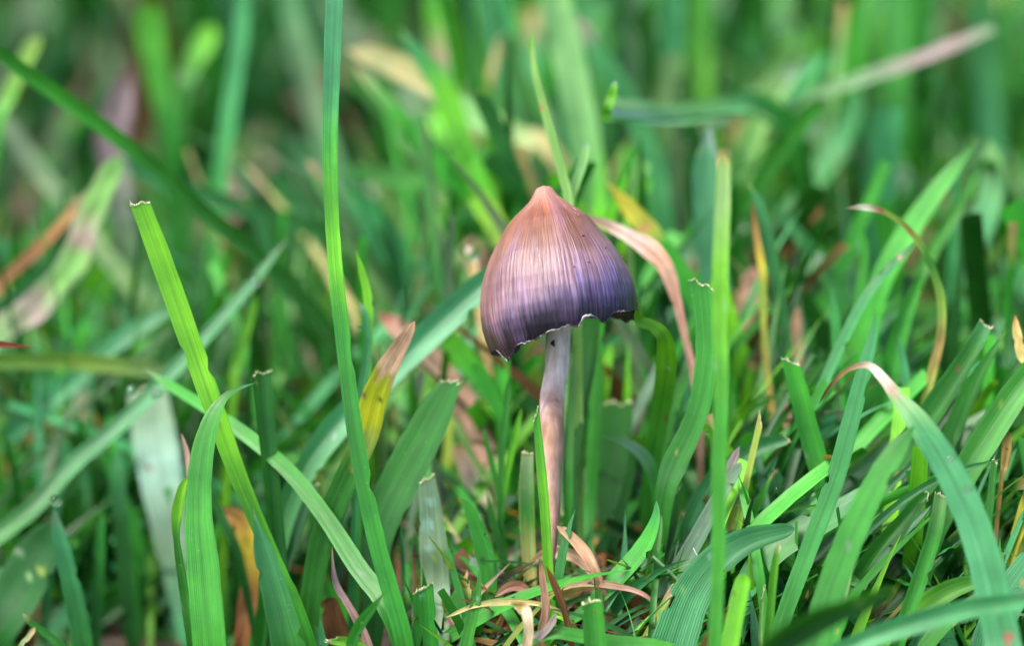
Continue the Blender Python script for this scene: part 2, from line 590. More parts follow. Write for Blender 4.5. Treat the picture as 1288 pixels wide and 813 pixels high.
    if tip == 'cut':
        tv, tf, tcol = [], [], []
        K = 3
        mcol = (NC - 1) * K + 1
        for q in range(mcol):
            x = q / K
            j = min(int(x), NC - 2)
            f_ = x - j
            p0 = tip_row[j][0].lerp(tip_row[j + 1][0], f_)
            nn, tg = tip_row[j][2], tip_row[j][3]
            g1 = p0 + tg * r.uniform(0.006, 0.02)
            up = p0 - tg * (r.uniform(0.0, 0.010) if r.random() < 0.9 else r.uniform(0.01, 0.045))
            nudge = nn * 0.006
            tv += [g1 - base + nudge, p0 - base + nudge, up - base + nn * r.uniform(-.01, .02)]
            br = r.uniform(0.5, 1.25)
            tcol += [np.array(PAL['F']) * 0.9, np.array((0.52, 0.55, 0.38)) * br + np.array((.1, .06, .02)), np.array((0.72, 0.72, 0.62)) * br + np.array((.1, .06, .02))]
        for q in range(mcol - 1):
            for b_ in (0, 1):
                a = q * 3 + b_
                tf.append((a, a + 1, a + 4, a + 3))
        tm = mesh_from('torn_edge', tv, tf, M_TORN, np.array(tcol), smooth=False)
        link('torn_edge', tm, o)
    BLADES.append(o)
    return o


def hash_of(s):
    h = 5381
    for ch in s:
        h = (h * 33 + ord(ch)) & 0x7fffffff
    return h


def dead(label, pts, widths, dep, col='P', *args, **kw):
    kw.setdefault('cat', 'dead grass')
    return blade(label, pts, widths, dep, col, *args, name='dead_grass_blade', **kw)


# ------------------------------------------------------------------ ground
def make_ground():
    def axis(lim, near, step):
        a, x, s = [], 0.0, step
        while x < lim:
            a.append(x)
            if x > near:
                s *= 1.25
            x += s
        a.append(lim)
        return sorted([-q for q in a[1:]] + a)
    xs, ys = axis(900, 9, 0.22), axis(900, 12, 0.22)
    vs = [(x, y, ground_z(x, y) if abs(x) < 60 and abs(y) < 80 else -0.12) for y in ys for x in xs]
    nx = len(xs)
    fs = [(j * nx + i, j * nx + i + 1, (j + 1) * nx + i + 1, (j + 1) * nx + i) for j in range(len(ys) - 1) for i in range(nx - 1)]
    o = link('ground', mesh_from('ground', vs, fs, M_SOIL))
    o['kind'] = 'structure'


make_ground()


# ------------------------------------------------------------------ mushroom
def make_mushroom():
    root = bpy.data.objects.new('mushroom', None)
    COL.objects.link(root)
    root['label'] = 'small bell-shaped lilac brown mushroom with a dark violet ragged rim on a pale stem'
    root['category'] = 'mushroom'
    PX = 1 / 150.0
    apex = at(683.5, 233.5, 0.0)
    lean, back = math.tan(R(7.0)), math.tan(R(7.0))
    ax = (U - RT * lean + F * back).normalized()          # towards the tip of the cap
    e1 = (RT - ax * RT.dot(ax)).normalized()
    e2 = ax.cross(e1).normalized()
    if e2.dot(F) < 0:
        e2 = -e2                                            # e2: away from the lens
    prof = [(0, 0), (0.25, 3), (1.0, 6), (2.4, 8.8), (5, 11.8), (9, 14.3), (14, 17.0), (19, 20.8), (27, 30), (36, 41.5), (46, 52), (70, 68.5), (88, 79.5),
            (105, 87.5), (122, 93.5), (140, 97.5), (158, 99.2), (172, 98.6), (185, 96), (200, 91), (215, 84)]
    prof = [(a, b * (1 - 0.08 * math.exp(-((a - 8) / 6) ** 2))) for a, b in prof]
    ps = [p[0] for p in prof]
    pr = [p[1] for p in prof]
    rimk = [(0, 168), (15, 178), (30, 178), (48, 166), (75, 160), (95, 166), (115, 178), (130, 197), (150, 202), (165, 203), (185, 201), (198, 203), (205, 212), (211, 221),
            (219, 212), (228, 206), (245, 202), (258, 196), (268, 193), (275, 190), (281, 194), (286, 182), (292, 179),
            (300, 190), (306, 189), (312, 179), (330, 177), (345, 172), (360, 168)]
    NA, NV = 288, 110

    def rim(deg):
        v = np.interp(deg, [k[0] for k in rimk], [k[1] for k in rimk])
        return v + 1.6 * mnoise.noise(Vector((math.cos(R(deg)) * 9, math.sin(R(deg)) * 9, 4))) + \
            1.6 * mnoise.noise(Vector((math.cos(R(deg)) * 28, math.sin(R(deg)) * 28, 8))) + 1.5 * mnoise.noise(Vector((math.cos(R(deg)) * 60, math.sin(R(deg)) * 60, 5)))

    def surf(deg, v, inset=0.0):
        s = rim(deg) * (v ** 0.9 if v < 0.2 else (0.2 ** 0.9 + (v - 0.2) * (1 - 0.2 ** 0.9) / 0.8))
        r_ = np.interp(s, ps, pr)
        ca, sa = math.cos(R(deg)), math.sin(R(deg))
        rr = r_ * (1 + 0.022 * mnoise.noise(Vector((ca * 1.3, sa * 1.3, v * 2.0))) * min(1, v * 3))
        rr += 0.7 * v * mnoise.noise(Vector((ca * 16, sa * 16, v * 1.5)))
        if v > 0.8:
            rr += (v - 0.8) * 5 * 4 * mnoise.noise(Vector((ca * 4, sa * 4, 7)))
        rr -= inset
        return apex - ax * ((s + inset * 0.4) * PX) + e1 * (rr * ca * PX) + e2 * (rr * sa * PX)

    base = at(686, 790, 0)
    root.location = base
    vs, uvs, fs = [], [], []
    for j in range(NV):
        v = j / (NV - 1)
        for i in range(NA + 1):
            vs.append(surf(i / NA * 360.0, v) - base)
            uvs.append((i / NA, v))
    row = NA + 1
    for j in range(NV - 1):
        for i in range(NA):
            a = j * row + i
            fs.append((a, a + 1, a + row + 1, a + row))
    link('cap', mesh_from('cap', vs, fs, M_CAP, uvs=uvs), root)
    # inner flesh of the cap, closed to the skin at the rim
    vs, fs = [], []
    for j in range(30):
        v = 1 - j / 29 * 0.85
        for i in range(NA):
            vs.append(surf(i / NA * 360.0, v, 0.2 if j == 0 else 3.2) - base)
    for j in range(29):
        for i in range(NA):
            a, b = j * NA + i, j * NA + (i + 1) % NA
            fs.append((a, b, b + NA, a + NA))
    link('cap_lining', mesh_from('cap_lining', vs, fs, M_GILL), root)
    # gills
    vs, fs = [], []
    for g in range(56):
        dg = g / 56 * 360 + rng.uniform(-1.5, 1.5)
        k = len(vs)
        for j in range(9):
            v = 0.97 - j / 8 * 0.6
            o_ = surf(dg, v, 3.0)
            inn = surf(dg + 2, v, 3.0 + (26 if j else 4) * (1 - j / 10))
            vs += [o_ - base, inn - base]
        for j in range(8):
            a = k + 2 * j
            fs.append((a, a + 1, a + 3, a + 2))
    gl = link('gills', mesh_from('gills', vs, fs, M_GILL, smooth=False), root)
    gl['kind'] = 'stuff'
    # pale torn membrane along the margin
    vs, fs = [], []
    M2 = 480
    for i in range(M2):
        dg = i / M2 * 360
        lo = 0.1 + 3.6 * max(0, mnoise.noise(Vector((math.cos(R(dg)) * 10, math.sin(R(dg)) * 10, 2)))) \
            + 1.5 * abs(mnoise.noise(Vector((math.cos(R(dg)) * 45, math.sin(R(dg)) * 45, 2))))
        if 262 < dg < 322:
            lo += 0.6
        a0 = surf(dg, 0.996) - base
        ca, sa = math.cos(R(dg)), math.sin(R(dg))
        outw = (e1 * ca + e2 * sa)
        p1 = surf(dg, 1.0) - base
        vs += [a0 + outw * (0.2 * PX), p1 + outw * (0.4 * PX), p1 - ax * (lo * PX) + outw * ((0.8 + 2.2 * mnoise.noise(Vector((dg * .35, 0, 0)))) * PX),
               p1 - ax * (lo * 0.4 * PX) - outw * (1.5 * PX)]
    for i in range(M2):
        a, b = i * 4, ((i + 1) % M2) * 4
        for q in range(3):
            fs.append((a + q, b + q, b + q + 1, a + q + 1))
    link('rim_membrane', mesh_from('rim_membrane', vs, fs, M_MEMBRANE), root)
    # stem
    sk = [(708, 330, 27), (707, 380, 30), (703, 412, 32), (702, 432, 31), (700, 465, 30), (695, 500, 31.5), (694, 530, 30.5), (696, 560, 28),
          (694, 590, 25), (695, 615, 21), (697, 640, 16), (696, 665, 13.5), (692, 700, 13), (688, 745, 13), (686, 795, 15)]
    pts = [at(x, y, 0.0 if y > 500 else 0.10) for x, y, w in sk]
    n = 90
    C3 = catmull(pts, n)
    ws = [w for _, _, w in sk]
    vs, uvs, fs = [], [], []
    NS = 40
    for i in range(n):
        tg = (C3[min(i + 1, n - 1)] - C3[max(i - 1, 0)]).normalized()
        a1 = tg.cross(F).normalized()
        a2 = a1.cross(tg).normalized()
        w = lerp_list(ws, i / (n - 1)) * 0.5 * PX
        for j in range(NS + 1):
            an = j / NS * 2 * math.pi
            w2 = w * (1 + 0.05 * mnoise.noise(Vector((math.cos(an) * 1.2, math.sin(an) * 1.2, i * 0.12))) + 0.02 * mnoise.noise(Vector((math.cos(an) * 5, math.sin(an) * 5, i * 0.2))))
            vs.append(C3[i] + (a1 * math.cos(an) + a2 * math.sin(an)) * w2 - base)
            uvs.append((j / NS, i / (n - 1)))
    for i in range(n - 1):
        for j in range(NS):
            a = i * (NS + 1) + j
            fs.append((a, a + 1, a + NS + 2, a + NS + 1))
    link('stem', mesh_from('stem', vs, fs, M_STEM, uvs=uvs), root)

    def speck(p, nrm, rx, ry, nm='dark_speck'):
        s1 = nrm.cross(ax).normalized()
        s2 = nrm.cross(s1).normalized()
        v_, f_ = [p + nrm * 0.012 - base], []
        for ring, (k, h) in enumerate(((0.55, 0.010), (1.0, -0.004))):
            for j in range(12):
                an = j / 12 * 2 * math.pi
                w = 1 + 0.25 * math.sin(an * 3 + rx * 99)
                v_.append(p + s1 * (math.cos(an) * rx * k * w) + s2 * (math.sin(an) * ry * k * w) + nrm * h - base)
        for j in range(12):
            f_.append((0, 1 + j, 1 + (j + 1) % 12))
            f_.append((1 + j, 13 + j, 13 + (j + 1) % 12, 1 + (j + 1) % 12))
        link(nm, mesh_from(nm, v_, f_, M_SPECK), root)
    speck(at(695.5, 432, 0.10) - F * 0.105, -F, 0.018, 0.028)
    for dg, v in ((302.5, 0.385), (284, 0.62), (297, 0.60), (322, 0.52)):
        p = surf(dg, v)
        nn = (surf(dg + 1, v) - p).cross(surf(dg, v + 0.02) - p).normalized()
        if nn.dot(F) > 0:
            nn = -nn
        k = 1.0 if v < 0.4 else 0.45
        speck(p, nn, 0.016 * k, 0.012 * k)
    return root


make_mushroom()

# ------------------------------------------------------------------ single leaves the photograph shows
#BLADES_BEGIN
B, X = blade, dead
B('very tall green blade crossing the whole height of the photo left of the mushroom', '424,-90 421,0 417,100 415,200 421,330 433,440 449,560 473,680 506,800', '18 22 21 19 18 20 21 22 24', (-0.4, -0.7), 'T T.25 E.35 L.5 E.6 G.7 E', face=18, fold=24)
B('bright lime cut blade leaning left with a frayed white top, beside the tall blade', '175,254 200,320 232,410 268,510 300,600 338,690 385,800', '25 28 28 27 23 20 18', (-0.35, -0.3), 'L L.5 E', 'cut', face=8, fold=22)
B('broad curled green leaf whose thin tip hooks right over the lime cut blade', '321,482 300,489 281,502 265,530 253,580 250,650 256,720 264,820', '3 5 10 22 30 34 40 44', (-0.5, -0.9), 'T0 E.2 E', face=5, fold=12)
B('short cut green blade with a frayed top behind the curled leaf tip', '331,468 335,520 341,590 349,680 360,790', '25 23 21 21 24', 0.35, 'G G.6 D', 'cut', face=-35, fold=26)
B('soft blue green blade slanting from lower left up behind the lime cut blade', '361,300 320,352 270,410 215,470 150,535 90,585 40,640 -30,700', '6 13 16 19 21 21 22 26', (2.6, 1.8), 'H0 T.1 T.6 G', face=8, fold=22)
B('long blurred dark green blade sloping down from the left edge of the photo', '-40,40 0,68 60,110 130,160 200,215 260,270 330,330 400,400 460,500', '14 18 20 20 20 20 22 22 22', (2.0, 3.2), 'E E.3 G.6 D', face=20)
B('pale blurred blade branching right below the long dark sloping blade', '150,200 230,238 320,265 400,290 470,330', '20 24 22 22 20', 5, 'T G', face=25)
X('pale violet dead grass stem standing blurred in the upper left', '165,70 150,130 142,175 148,230 160,320', '24 36 40 34 30', 6, 'B0 V.2 V.45 V.6 H')
X('thick pale green and pink dead stem slanting to the left edge', '152,195 128,240 108,280 92,330 45,385 -20,440', '34 36 36 34 34 36', 3.4, 'F0 F.3 V.5 F.55 F.7 V.8 F', edge='V')
X('thin orange brown dead stem running beside the thick pale stem', '130,225 95,262 50,310 -10,365 -60,410', '8 12 14 16 16', 3.6, 'V0 O.3 B.6 O', edge='R')
B('narrow green blurred blade between two dead stems at the left edge', '95,300 60,335 20,375 -30,420', '10 16 18 18', 3.7, 'T T')
X('small red dead leaf tip poking in from the left edge', '45,438 22,436 -6,434 -40,436 -70,470', '2 6 8 9 8', 0.6, 'R', taper=.3)
B('flat blurred yellowish blade lying level below the red leaf tip', '255,470 190,466 120,458 50,455 -20,456 -90,470', '8 20 22 22 22 22', 3.0, 'H0 M.4 G')
X('curved tan dead leaf low at the left under the level blade', '98,478 103,505 85,530 45,545 15,560 0,600', '14 24 24 22 20 16', 4.0, 'P O')
B('wide whitish blue leaf standing blurred behind the curled green leaf', '184,492 192,540 202,600 216,680 229,760 238,810', '48 56 56 46 30 20', (3.0, 2.6), 'H0 H.15 A.35 H.6 T.9 T', 'cut', face=25, fold=10)
B('little lime leaf hugging the left side of the curled green leaf', '240,598 230,612 223,645 222,678 231,740 244,820', '2 10 15 8 12 16', (-0.3, -0.2), 'L L.4 G.6 G', face=0, taper=.06)
B('narrow upright teal blade with a dew drop on its tip in the lower left', '67,640 75,680 90,740 108,830', '6 20 24 30', 0.9, 'H0 T.3 G', face=-20)
B('blurred straight blade sloping from the dew drop to the left edge', '72,650 30,700 -30,762', '12 20 20', 1.8, 'T')
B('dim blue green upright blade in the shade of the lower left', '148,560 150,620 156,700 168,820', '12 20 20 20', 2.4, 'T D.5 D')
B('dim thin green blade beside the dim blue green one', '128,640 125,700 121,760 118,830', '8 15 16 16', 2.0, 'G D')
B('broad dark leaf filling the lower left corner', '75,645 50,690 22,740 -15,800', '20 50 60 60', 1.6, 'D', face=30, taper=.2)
B('small bent leaf at the very bottom left with a pale tip', '28,772 40,785 60,800 85,825', '3 9 10 12', 0.2, 'S0 G.3 G')
B('short pale stalk leaning right at the bottom left edge', '44,790 35,803 22,822', '7 7 6', 0.1, 'S F')
B('smooth green blade crossing down right in front of the short cut blade', '182,464 222,490 262,515 310,548 362,592 410,652 450,712 488,765', '7 13 15 18 20 22 24 26', (1.3, -0.45), 'H0 E.1 E.5 G', face=(-25, -20), fold=10)
B('dark teal leaf twisting up at the bottom beside the broad curled leaf', '318,640 330,690 348,755 366,830', '3 24 36 44', -0.9, 'A0 T.12 T.3 G', face=-15, taper=.25)
B('narrow lime blade rising from the bottom behind the dark teal leaf', '362,725 374,768 392,830', '8 18 20', 0.0, 'L')
B('tiny forked sprout tip at the bottom left of the tall blade', '403,780 406,800 412,830', '2 6 9', -0.6, 'T')
B('tiny blue green sprout touching the forked one at the bottom edge', '396,787 400,805 404,830', '3 7 9', -0.5, 'T')
B('torn green stub lying almost flat at the bottom edge', '416,806 440,812 465,832', '10 15 18', -0.8, 'L', 'cut')
B('small pointed blade leaning right at the foot of the tall blade', '489,741 470,765 451,792 440,830', '2 13 15 14', -1.1, 'F0 E.3 E', taper=.4)
X('thin pink dead stalk twisting up from the bottom left of the tall blade', '418,688 419,712 424,738 440,765 458,800 468,832', '2 4 9 10 11 12', -0.1, 'P V.3 P')
X('flat brown dead leaf piece standing behind the pink stalk', '413,752 420,780 432,830', '22 26 28', 0.5, 'B', taper=.05)
B('yellow green blade with a withered peach tip, in focus left of the mushroom', '522,404 508,428 488,462 471,500 460,545 442,590 420,640 400,700 388,780', '7 18 29 33 34 32 32 30 26', (-0.15, 0.3), 'C0 P.12 C.27 Y.30 Q.33 Q.47 M.53 G.62 G', taper=.05, face=-12, fold=6,
  spots=((.22, .15, .12, 'B'), (.10, -.2, .1, 'O'), (.17, .3, .08, 'O'), (.385, .4, .14, 'K'), (.62, .3, .2, 'O')), edge=None)
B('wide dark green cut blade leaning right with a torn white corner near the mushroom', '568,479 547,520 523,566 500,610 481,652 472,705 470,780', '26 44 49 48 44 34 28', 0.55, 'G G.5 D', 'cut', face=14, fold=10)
B('long folded blade running from behind the cap down to the lower left', '655,322 612,355 560,402 510,450 460,500 420,540 388,585 362,640 342,720', '28 34 36 34 34 34 32 30 26', (1.15, 0.9), 'T T.5 G', face=15, fold=36)
B('thin lime blade with a rounded tip right of the tall blade', '448,316 456,345 463,380 463,440 459,500 452,580', '3 9 12 11 10 10', 0.45, 'L L.4 E', taper=.08)
B('short pale companion blade touching the thin lime blade', '453,380 460,400 462,440 455,490 450,570', '3 8 10 12 12', 0.38, 'A0 T.2 T')
X('pinkish dead blade lying blurred behind the folded blade', '476,394 510,420 545,456 580,500 604,550 624,620', '20 27 30 32 30 24', 2.3, 'R0 P.12 P')
B('thick lime leaf curving down left of the stem', '556,418 577,442 603,474 622,505 640,560', '20 28 26 16 12', 1.9, 'L E.5')
B('grey green blade with a stepped torn side and chalky patches, left of the stem', '537,601 541,640 545,690 548,750 548,830', '20 28 37 36 33', 0.25, 'H', 'cut', face=5, fold=6, spots=((.2, .1, .3, 'A'), (.36, -.4, .35, 'A'), (.5, -.3, .2, 'A')))
B('short cut green blade standing in front of the grey green one', '532,739 535,780 539,830', '26 28 29', -0.5, 'E', 'cut', face=-20)
B('curved green leaf with a hooked brown tip left of the stem', '576,627 588,638 602,672 612,705 616,735 610,765 600,800', '2 11 21 24 20 11 9', 0.0, 'B0 E.12 E', taper=.06, face=-12, edge=None, spots=((.5, -.4, .2, 'K'),))
B('narrow pointed blade below the hooked leaf', '603,708 601,745 592,785 582,830', '2 11 15 18', -0.5, 'T0 E.3 E', taper=.35, spots=((.4, .2, .2, 'A'),))
B('low leaf with an orange frayed corner beside the narrow pointed blade', '589,731 579,757 570,800', '12 27 32', -0.05, 'O0 M.2 G.4 G', 'cut', face=30)
B('thin upright forked grass stem between the leaf and the mushroom', '641,474 637,515 632,560 629,620 631,690 634,760', '8 8 8 7 8 8', 0.75, 'E G')
B('small side leaf on the left of the forked stem', '608,538 616,575 627,622 631,660', '5 7 7 6', 0.85, 'E')
B('small side leaf on the right of the forked stem', '656,513 646,558 636,606 632,640', '6 9 8 6', 0.9, 'L')
B('slim pale blurred blade leaning left of the forked stem', '567,520 590,568 615,612 625,660', '6 9 9 8', 1.8, 'F')
B('dull green cut blade with a yellow edge just left of the stem', '664,568 662,620 664,680 668,745', '15 20 20 16', 0.3, 'H G.5 S', 'cut', face=10, edge='M')
B('vivid narrow cut blade standing directly against the stem', '674,520 680,580 686,650 690,720 694,785', '9 12 13 13 13', -0.28, 'E L.5 L', 'cut', face=-10)
B('broad dark blade rising behind the right side of the stem', '742,385 737,450 724,525 717,600 718,670', '28 30 26 20 16', 0.95, 'G D', taper=0)
B('thin pale pointed blade between the stem and the dark blade', '724,428 721,480 717,560 716,640', '4 9 9 8', 0.7, 'M0 F.2 E')
B('straight mid green blade right of the dark blade', '752,405 751,500 746,580 741,655 738,740', '17 18 18 16 14', 1.2, 'E', taper=0)
B('little forked lime shoot blurred right of the stem', '768,432 762,470 758,530', '10 14 12', 2.2, 'L')
B('wide dark blade with a torn top behind the arching leaf', '776,506 774,560 769,620 765,690', '38 38 36 30', 1.7, 'G D', 'cut', face=15)
B('vivid leaf whose pointed hook touches the right rim of the cap', '807,378 803,391 805,404 820,410 834,424 838,452 836,485 828,535 818,600', '2 9 14 15 20 27 27 24 20', (-0.1, -0.1, 0.0, 0.1, 0.4, 0.7, 0.9), 'L L.45 E', taper=.03, face=(-20, 0), fold=6)
B('arched pale tipped leaf bending over right of the stem', '757,548 785,556 808,572 822,598 829,635 830,690', '3 11 17 18 15 10', 0.6, 'E0 A.3 E.6', edge=None)
B('twisted green blade sweeping down left from the arched leaf', '826,630 824,655 808,690 775,728 735,768 700,795', '3 12 22 23 15 10', -0.25, 'T E.3 E', face=(40, 10), fold=12, taper=.05)
B('short cut blade with a notched top at the bottom centre', '744,757 747,790 750,830', '25 27 28', -1.1, 'E', 'cut', face=0, fold=30)
B('green blade lying flat along the bottom centre', '850,812 780,808 730,800 695,796 660,812', '14 17 17 16 14', -0.9, 'E G')
B('very thin pointed blade beside the twisted green blade', '786,640 785,700 779,760 775,810', '2 9 8 7', 0.15, 'T', taper=.4)
B('thin lime blade parallel to the dark cut shoots', '832,648 826,690 816,735 806,780', '5 9 9 8', 0.0, 'F E')
B('dark green cut shoot right of the twisted blade', '852,617 846,660 836,700 824,750', '11 14 15 12', 0.1, 'E D.5', 'cut')
B('narrow dark shoot half hidden behind the dark cut shoot', '838,617 836,650 830,700', '9 10 10', 0.4, 'G D', 'cut')
B('weathered grey green ribbed blade slanting up in the lower right centre', '932,582 902,630 870,688 835,745 797,800 772,835', '12 20 22 23 22 22', -0.15, 'H H.5 T', face=10, fold=20, taper=.02)
B('big teal leaf bending low at the bottom right of centre', '1000,664 940,680 900,708 868,752 842,825', '16 34 46 52 56', -0.75, 'T', face=(-20, 10), fold=8, taper=.05)
B('ribbed teal leaf arching down across the lower right', '1100,610 1060,640 1015,664 970,695 938,740 918,820', '16 30 36 36 32 28', -0.3, 'T G.5 T', face=15, fold=10)
B('tall soft bright green blade rising in front of the right half', '910,196 909,260 906,330 906,420 908,500 904,600 903,700 899,830', '16 20 20 19 19 19 17 17', -2.1, 'M0 F.04 F.14 L.3 E.6 E', face=10, taper=.01)
B('wide pale blurred blade behind the tall soft blade', '893,158 888,220 893,300 905,390 922,470 930,570 930,650', '18 34 36 36 36 36 34', 2.6, 'A0 T.1 T', spots=((.55, .3, .3, 'O'), (.7, .3, .3, 'O')))
B('ribbed cut blade with a raised white torn corner right of the cap', '883,356 888,400 889,450 881,505 867,545 848,585 836,625', '33 31 28 28 29 34 26', 0.0, 'E E.6 G', 'cut', face=(-8, 12), fold=8)
B('lime sliver crossing behind the base of the ribbed cut blade', '864,514 884,535 908,560 935,600', '5 10 14 14', 0.7, 'W0 L.15 L')
B('thin yellow green stalk with a brown cut end in the lower right centre', '957,526 948,565 937,615 925,680 915,740', '8 8 9 10 10', -0.05, 'O0 M.1 M.4 E', 'cut')
B('ragged teal blade end lying behind the brown ended stalk', '990,553 955,563 920,583 890,612 865,665', '14 22 20 20 20', 0.35, 'T', 'cut')
X('pinkish dead tip rising beside the soft tall blade', '930,562 920,585 908,615 895,650', '4 12 14 14', 0.1, 'V0 V.3 H')
B('yellowing crumpled stub right of the soft tall blade', '940,630 922,655 908,690', '14 22 20', 0.2, 'O0 M.2 M', 'cut')
B('small pointed green blade with a yellow tip behind the crumpled stub', '975,590 958,625 940,665 925,715', '2 12 18 22', 0.25, 'Y0 E.15 E', taper=.3)
B('wide pale cut leaf carrying a dew drop in the lower right centre', '968,603 985,640 1004,690', '30 34 34', 0.7, 'T', 'cut', face=20)
B('rounded cut lime blade standing at the bottom right of centre', '936,722 926,770 914,835', '19 22 24', -1.4, 'L', face=20, taper=.05)
B('thin shoot with a white wet tip near the bottom', '980,684 974,720 969,780 965,835', '8 10 11 13', -0.9, 'W0 L.15 E', taper=.03)
B('very thin yellowish shoot left of the white tipped one', '961,744 958,780 957,830', '4 5 6', -0.8, 'F', 'cut')
B('long green blade standing upright in the right half, its tip turned right', '1100,384 1099,415 1088,460 1070,530 1050,605 1018,690 988,770 970,835', '3 11 18 23 24 22 21 24', -0.7, 'E0 T.2 E', taper=.07, face=12, fold=8)
B('bright cut blade with a white hooked corner in the right half', '994,454 1004,490 1017,540 1034,600 1055,670 1078,745', '21 24 26 27 29 27', 0.25, 'E G', 'cut', face=-10, fold=30)
B('large soft blade in the right foreground with a withered brown hooked tip', '1030,508 1045,485 1068,465 1092,460 1112,478 1130,502 1152,528 1187,580 1217,640 1240,710 1258,790 1266,850', '2 4 6 9 14 18 30 38 42 44 46 46', (-0.7, -1.9), 'B0 B.1 O.15 P.24 W.32 P.42 F.47 T.6 T', face=10, fold=14, taper=.03,
  spots=((.43, .2, .3, 'P'), (.93, .3, .14, 'R')))
B('straight cut blade leaning far right with a white edge in the right half', '1240,407 1222,440 1190,490 1150,550 1115,605 1080,665', '19 22 28 32 34 34', 0.3, 'T G.2 G', 'cut', face=-15, fold=14)
B('broad soft blade rising from the bottom right towards the withered tip', '1150,535 1112,592 1077,660 1047,735 1018,830', '18 30 35 37 38', -1.6, 'G E.4 G', face=20)
B('long leaf with a slender yellowish point beside the straight cut blade', '1268,414 1245,447 1222,487 1202,535 1182,590', '2 12 21 23 20', 0.5, 'Y0 E.1 G', taper=.25)
B('folded broad blade entering from the right edge', '1320,440 1275,498 1240,552 1208,605 1175,670', '34 36 36 34 28', -0.1, 'E G', face=10, fold=32)
X('curled straw coloured scrap standing at the right edge', '1277,396 1279,418 1286,445 1300,480', '4 12 16 16', 0.2, 'O0 S.3 S')
X('small upright orange brown dead leaf near the right edge', '1265,540 1266,560 1264,585 1259,612', '9 12 11 6', -0.1, 'O', taper=.06, spots=((.4, 0, .2, 'B'),))
B('thin dark green cut stub with a bright white top near the right edge', '1251,579 1247,615 1243,665', '8 9 9', -0.3, 'G', 'cut')
B('pale green cut blade standing upright in the lower right', '1184,622 1176,668 1160,720 1143,768 1128,815', '17 20 21 20 18', -0.7, 'F E.3 E', 'cut', face=-10)
B('square ended lime blade slanting left of the pale upright cut blade', '1166,620 1130,660 1095,700 1060,750 1030,800', '14 17 18 20 20', -0.3, 'E E', 'cut')
B('blue edged blade lying just under the square ended lime blade', '1172,636 1130,677 1090,722 1050,782', '6 12 14 16', -0.2, 'A0 T')
B('broad dark leaf beneath the blue edged blade', '1172,650 1130,695 1090,738 1050,790', '16 38 42 42', 0.15, 'D', face=20)
B('slender grey green blade passing behind the soft right foreground blade', '1175,556 1130,602 1080,648 1030,697 980,750 945,800', '3 9 13 13 13 12', 0.2, 'T H')
B('thin teal blade above the slender grey green one', '1262,577 1210,592 1160,615 1115,648 1075,690', '2 8 9 10 11', -0.4, 'T')
B('small white tipped shoot in front at the lower right', '1074,713 1063,742 1054,785 1048,830', '4 11 13 14', -1.0, 'W0 F.12 E', taper=.15)
B('small green pointed shoot right of the white tipped shoot', '1097,716 1078,745 1055,785 1035,830', '2 13 19 24', -1.2, 'E', taper=.4)
B('soft blue green blade crossing the bottom right corner', '1340,745 1280,758 1215,768 1150,785 1085,808 1030,840', '20 22 26 28 26 24', -2.3, 'T')
B('very soft lime green blade low at the bottom right of centre', '1135,742 1080,762 1020,788 965,830', '10 26 34 36', -3.6, 'G D', face=-50)
B('yellow blade standing at the right edge', '1305,585 1288,645 1273,695 1267,745', '14 19 13 6', -0.1, 'Y')
B('low lime leaf lying across the lower right', '1262,728 1225,733 1190,745 1155,770 1120,812', '3 18 26 28 22', -0.55, 'E L', taper=.25)
B('flat cut blade under the low lime leaf', '1237,748 1205,772 1175,800 1150,840', '14 17 19 20', -0.9, 'E', 'cut')
B('wide pale teal leaf in the bottom right corner', '1330,670 1290,720 1258,775 1235,840', '30 40 44 46', -0.8, 'T', face=30)
B('thin pale level blade crossing behind the corner leaf', '1190,785 1230,760 1300,728 1350,720', '3 6 8 9', -0.6, 'F')
B('arching thin blade with a pink and white withered tip at the right', '1062,262 1090,261 1113,267 1138,284 1158,308 1174,342 1184,380 1183,425 1172,470 1160,530', '2 9 7 8 9 10 11 11 12 12', (0.6, 0.9), 'R0 P.05 W.1 P.15 R.2 M.22 M.3 O.38 M.42 G.5 M.7 O.8 M', taper=.06, fold=12)
B('pointed dark green blade leaning right across the right background', '1234,170 1207,203 1172,248 1138,298 1112,345 1096,400 1082,480', '3 16 24 27 27 25 22', 2.2, 'M0 G.06 E.4 E', taper=.2)
B('small upright pointed blade below the arching pink tip', '1082,278 1087,315 1082,365 1072,430 1065,500', '3 10 13 14 14', 1.8, 'E', taper=.15)
B('narrow blue green blade with one orange spot in the right half', '1152,303 1120,336 1090,372 1060,428 1036,482 1015,540', '4 11 14 14 14 14', 0.8, 'T', spots=((.13, 0, .5, 'P'), (.75, 0, .3, 'O')), taper=.06)
B('vivid green broad pointed blade under the arching thin blade', '1165,332 1152,365 1137,405 1122,465 1110,540', '2 16 22 24 22', 1.3, 'E', taper=.25)
B('pale wide blurred blade standing far right', '1245,175 1248,240 1222,315 1192,400 1172,480', '24 32 32 30 28', 4.2, 'F T.4 G')
B('small teal tip behind the withered hooked foreground tip', '1130,423 1136,455 1141,500 1142,560', '4 10 12 13', 0.9, 'T', taper=.1)
B('little upright blade left of the long tip turned blade', '1044,358 1049,395 1054,450 1056,520', '4 11 13 14', 1.5, 'T E', taper=.2)
B('blurred blade bending right across the right background', '975,260 1008,300 1040,345 1068,400 1090,470', '12 18 24 24 24', 3.2, 'T G')
B('thin curved blade with a sharp tip right of the soft tall blade', '940,229 955,258 967,305 978,370 990,450 1000,540', '3 11 14 16 17 16', 1.8, 'M0 T.1 G', taper=.1)
X('thin orange and yellow withered blade behind the curved thin blade', '946,252 952,300 959,345 960,400 966,480 975,560', '6 9 10 9 9 10', 1.6, 'B0 O.2 Y.35 M.5 O')
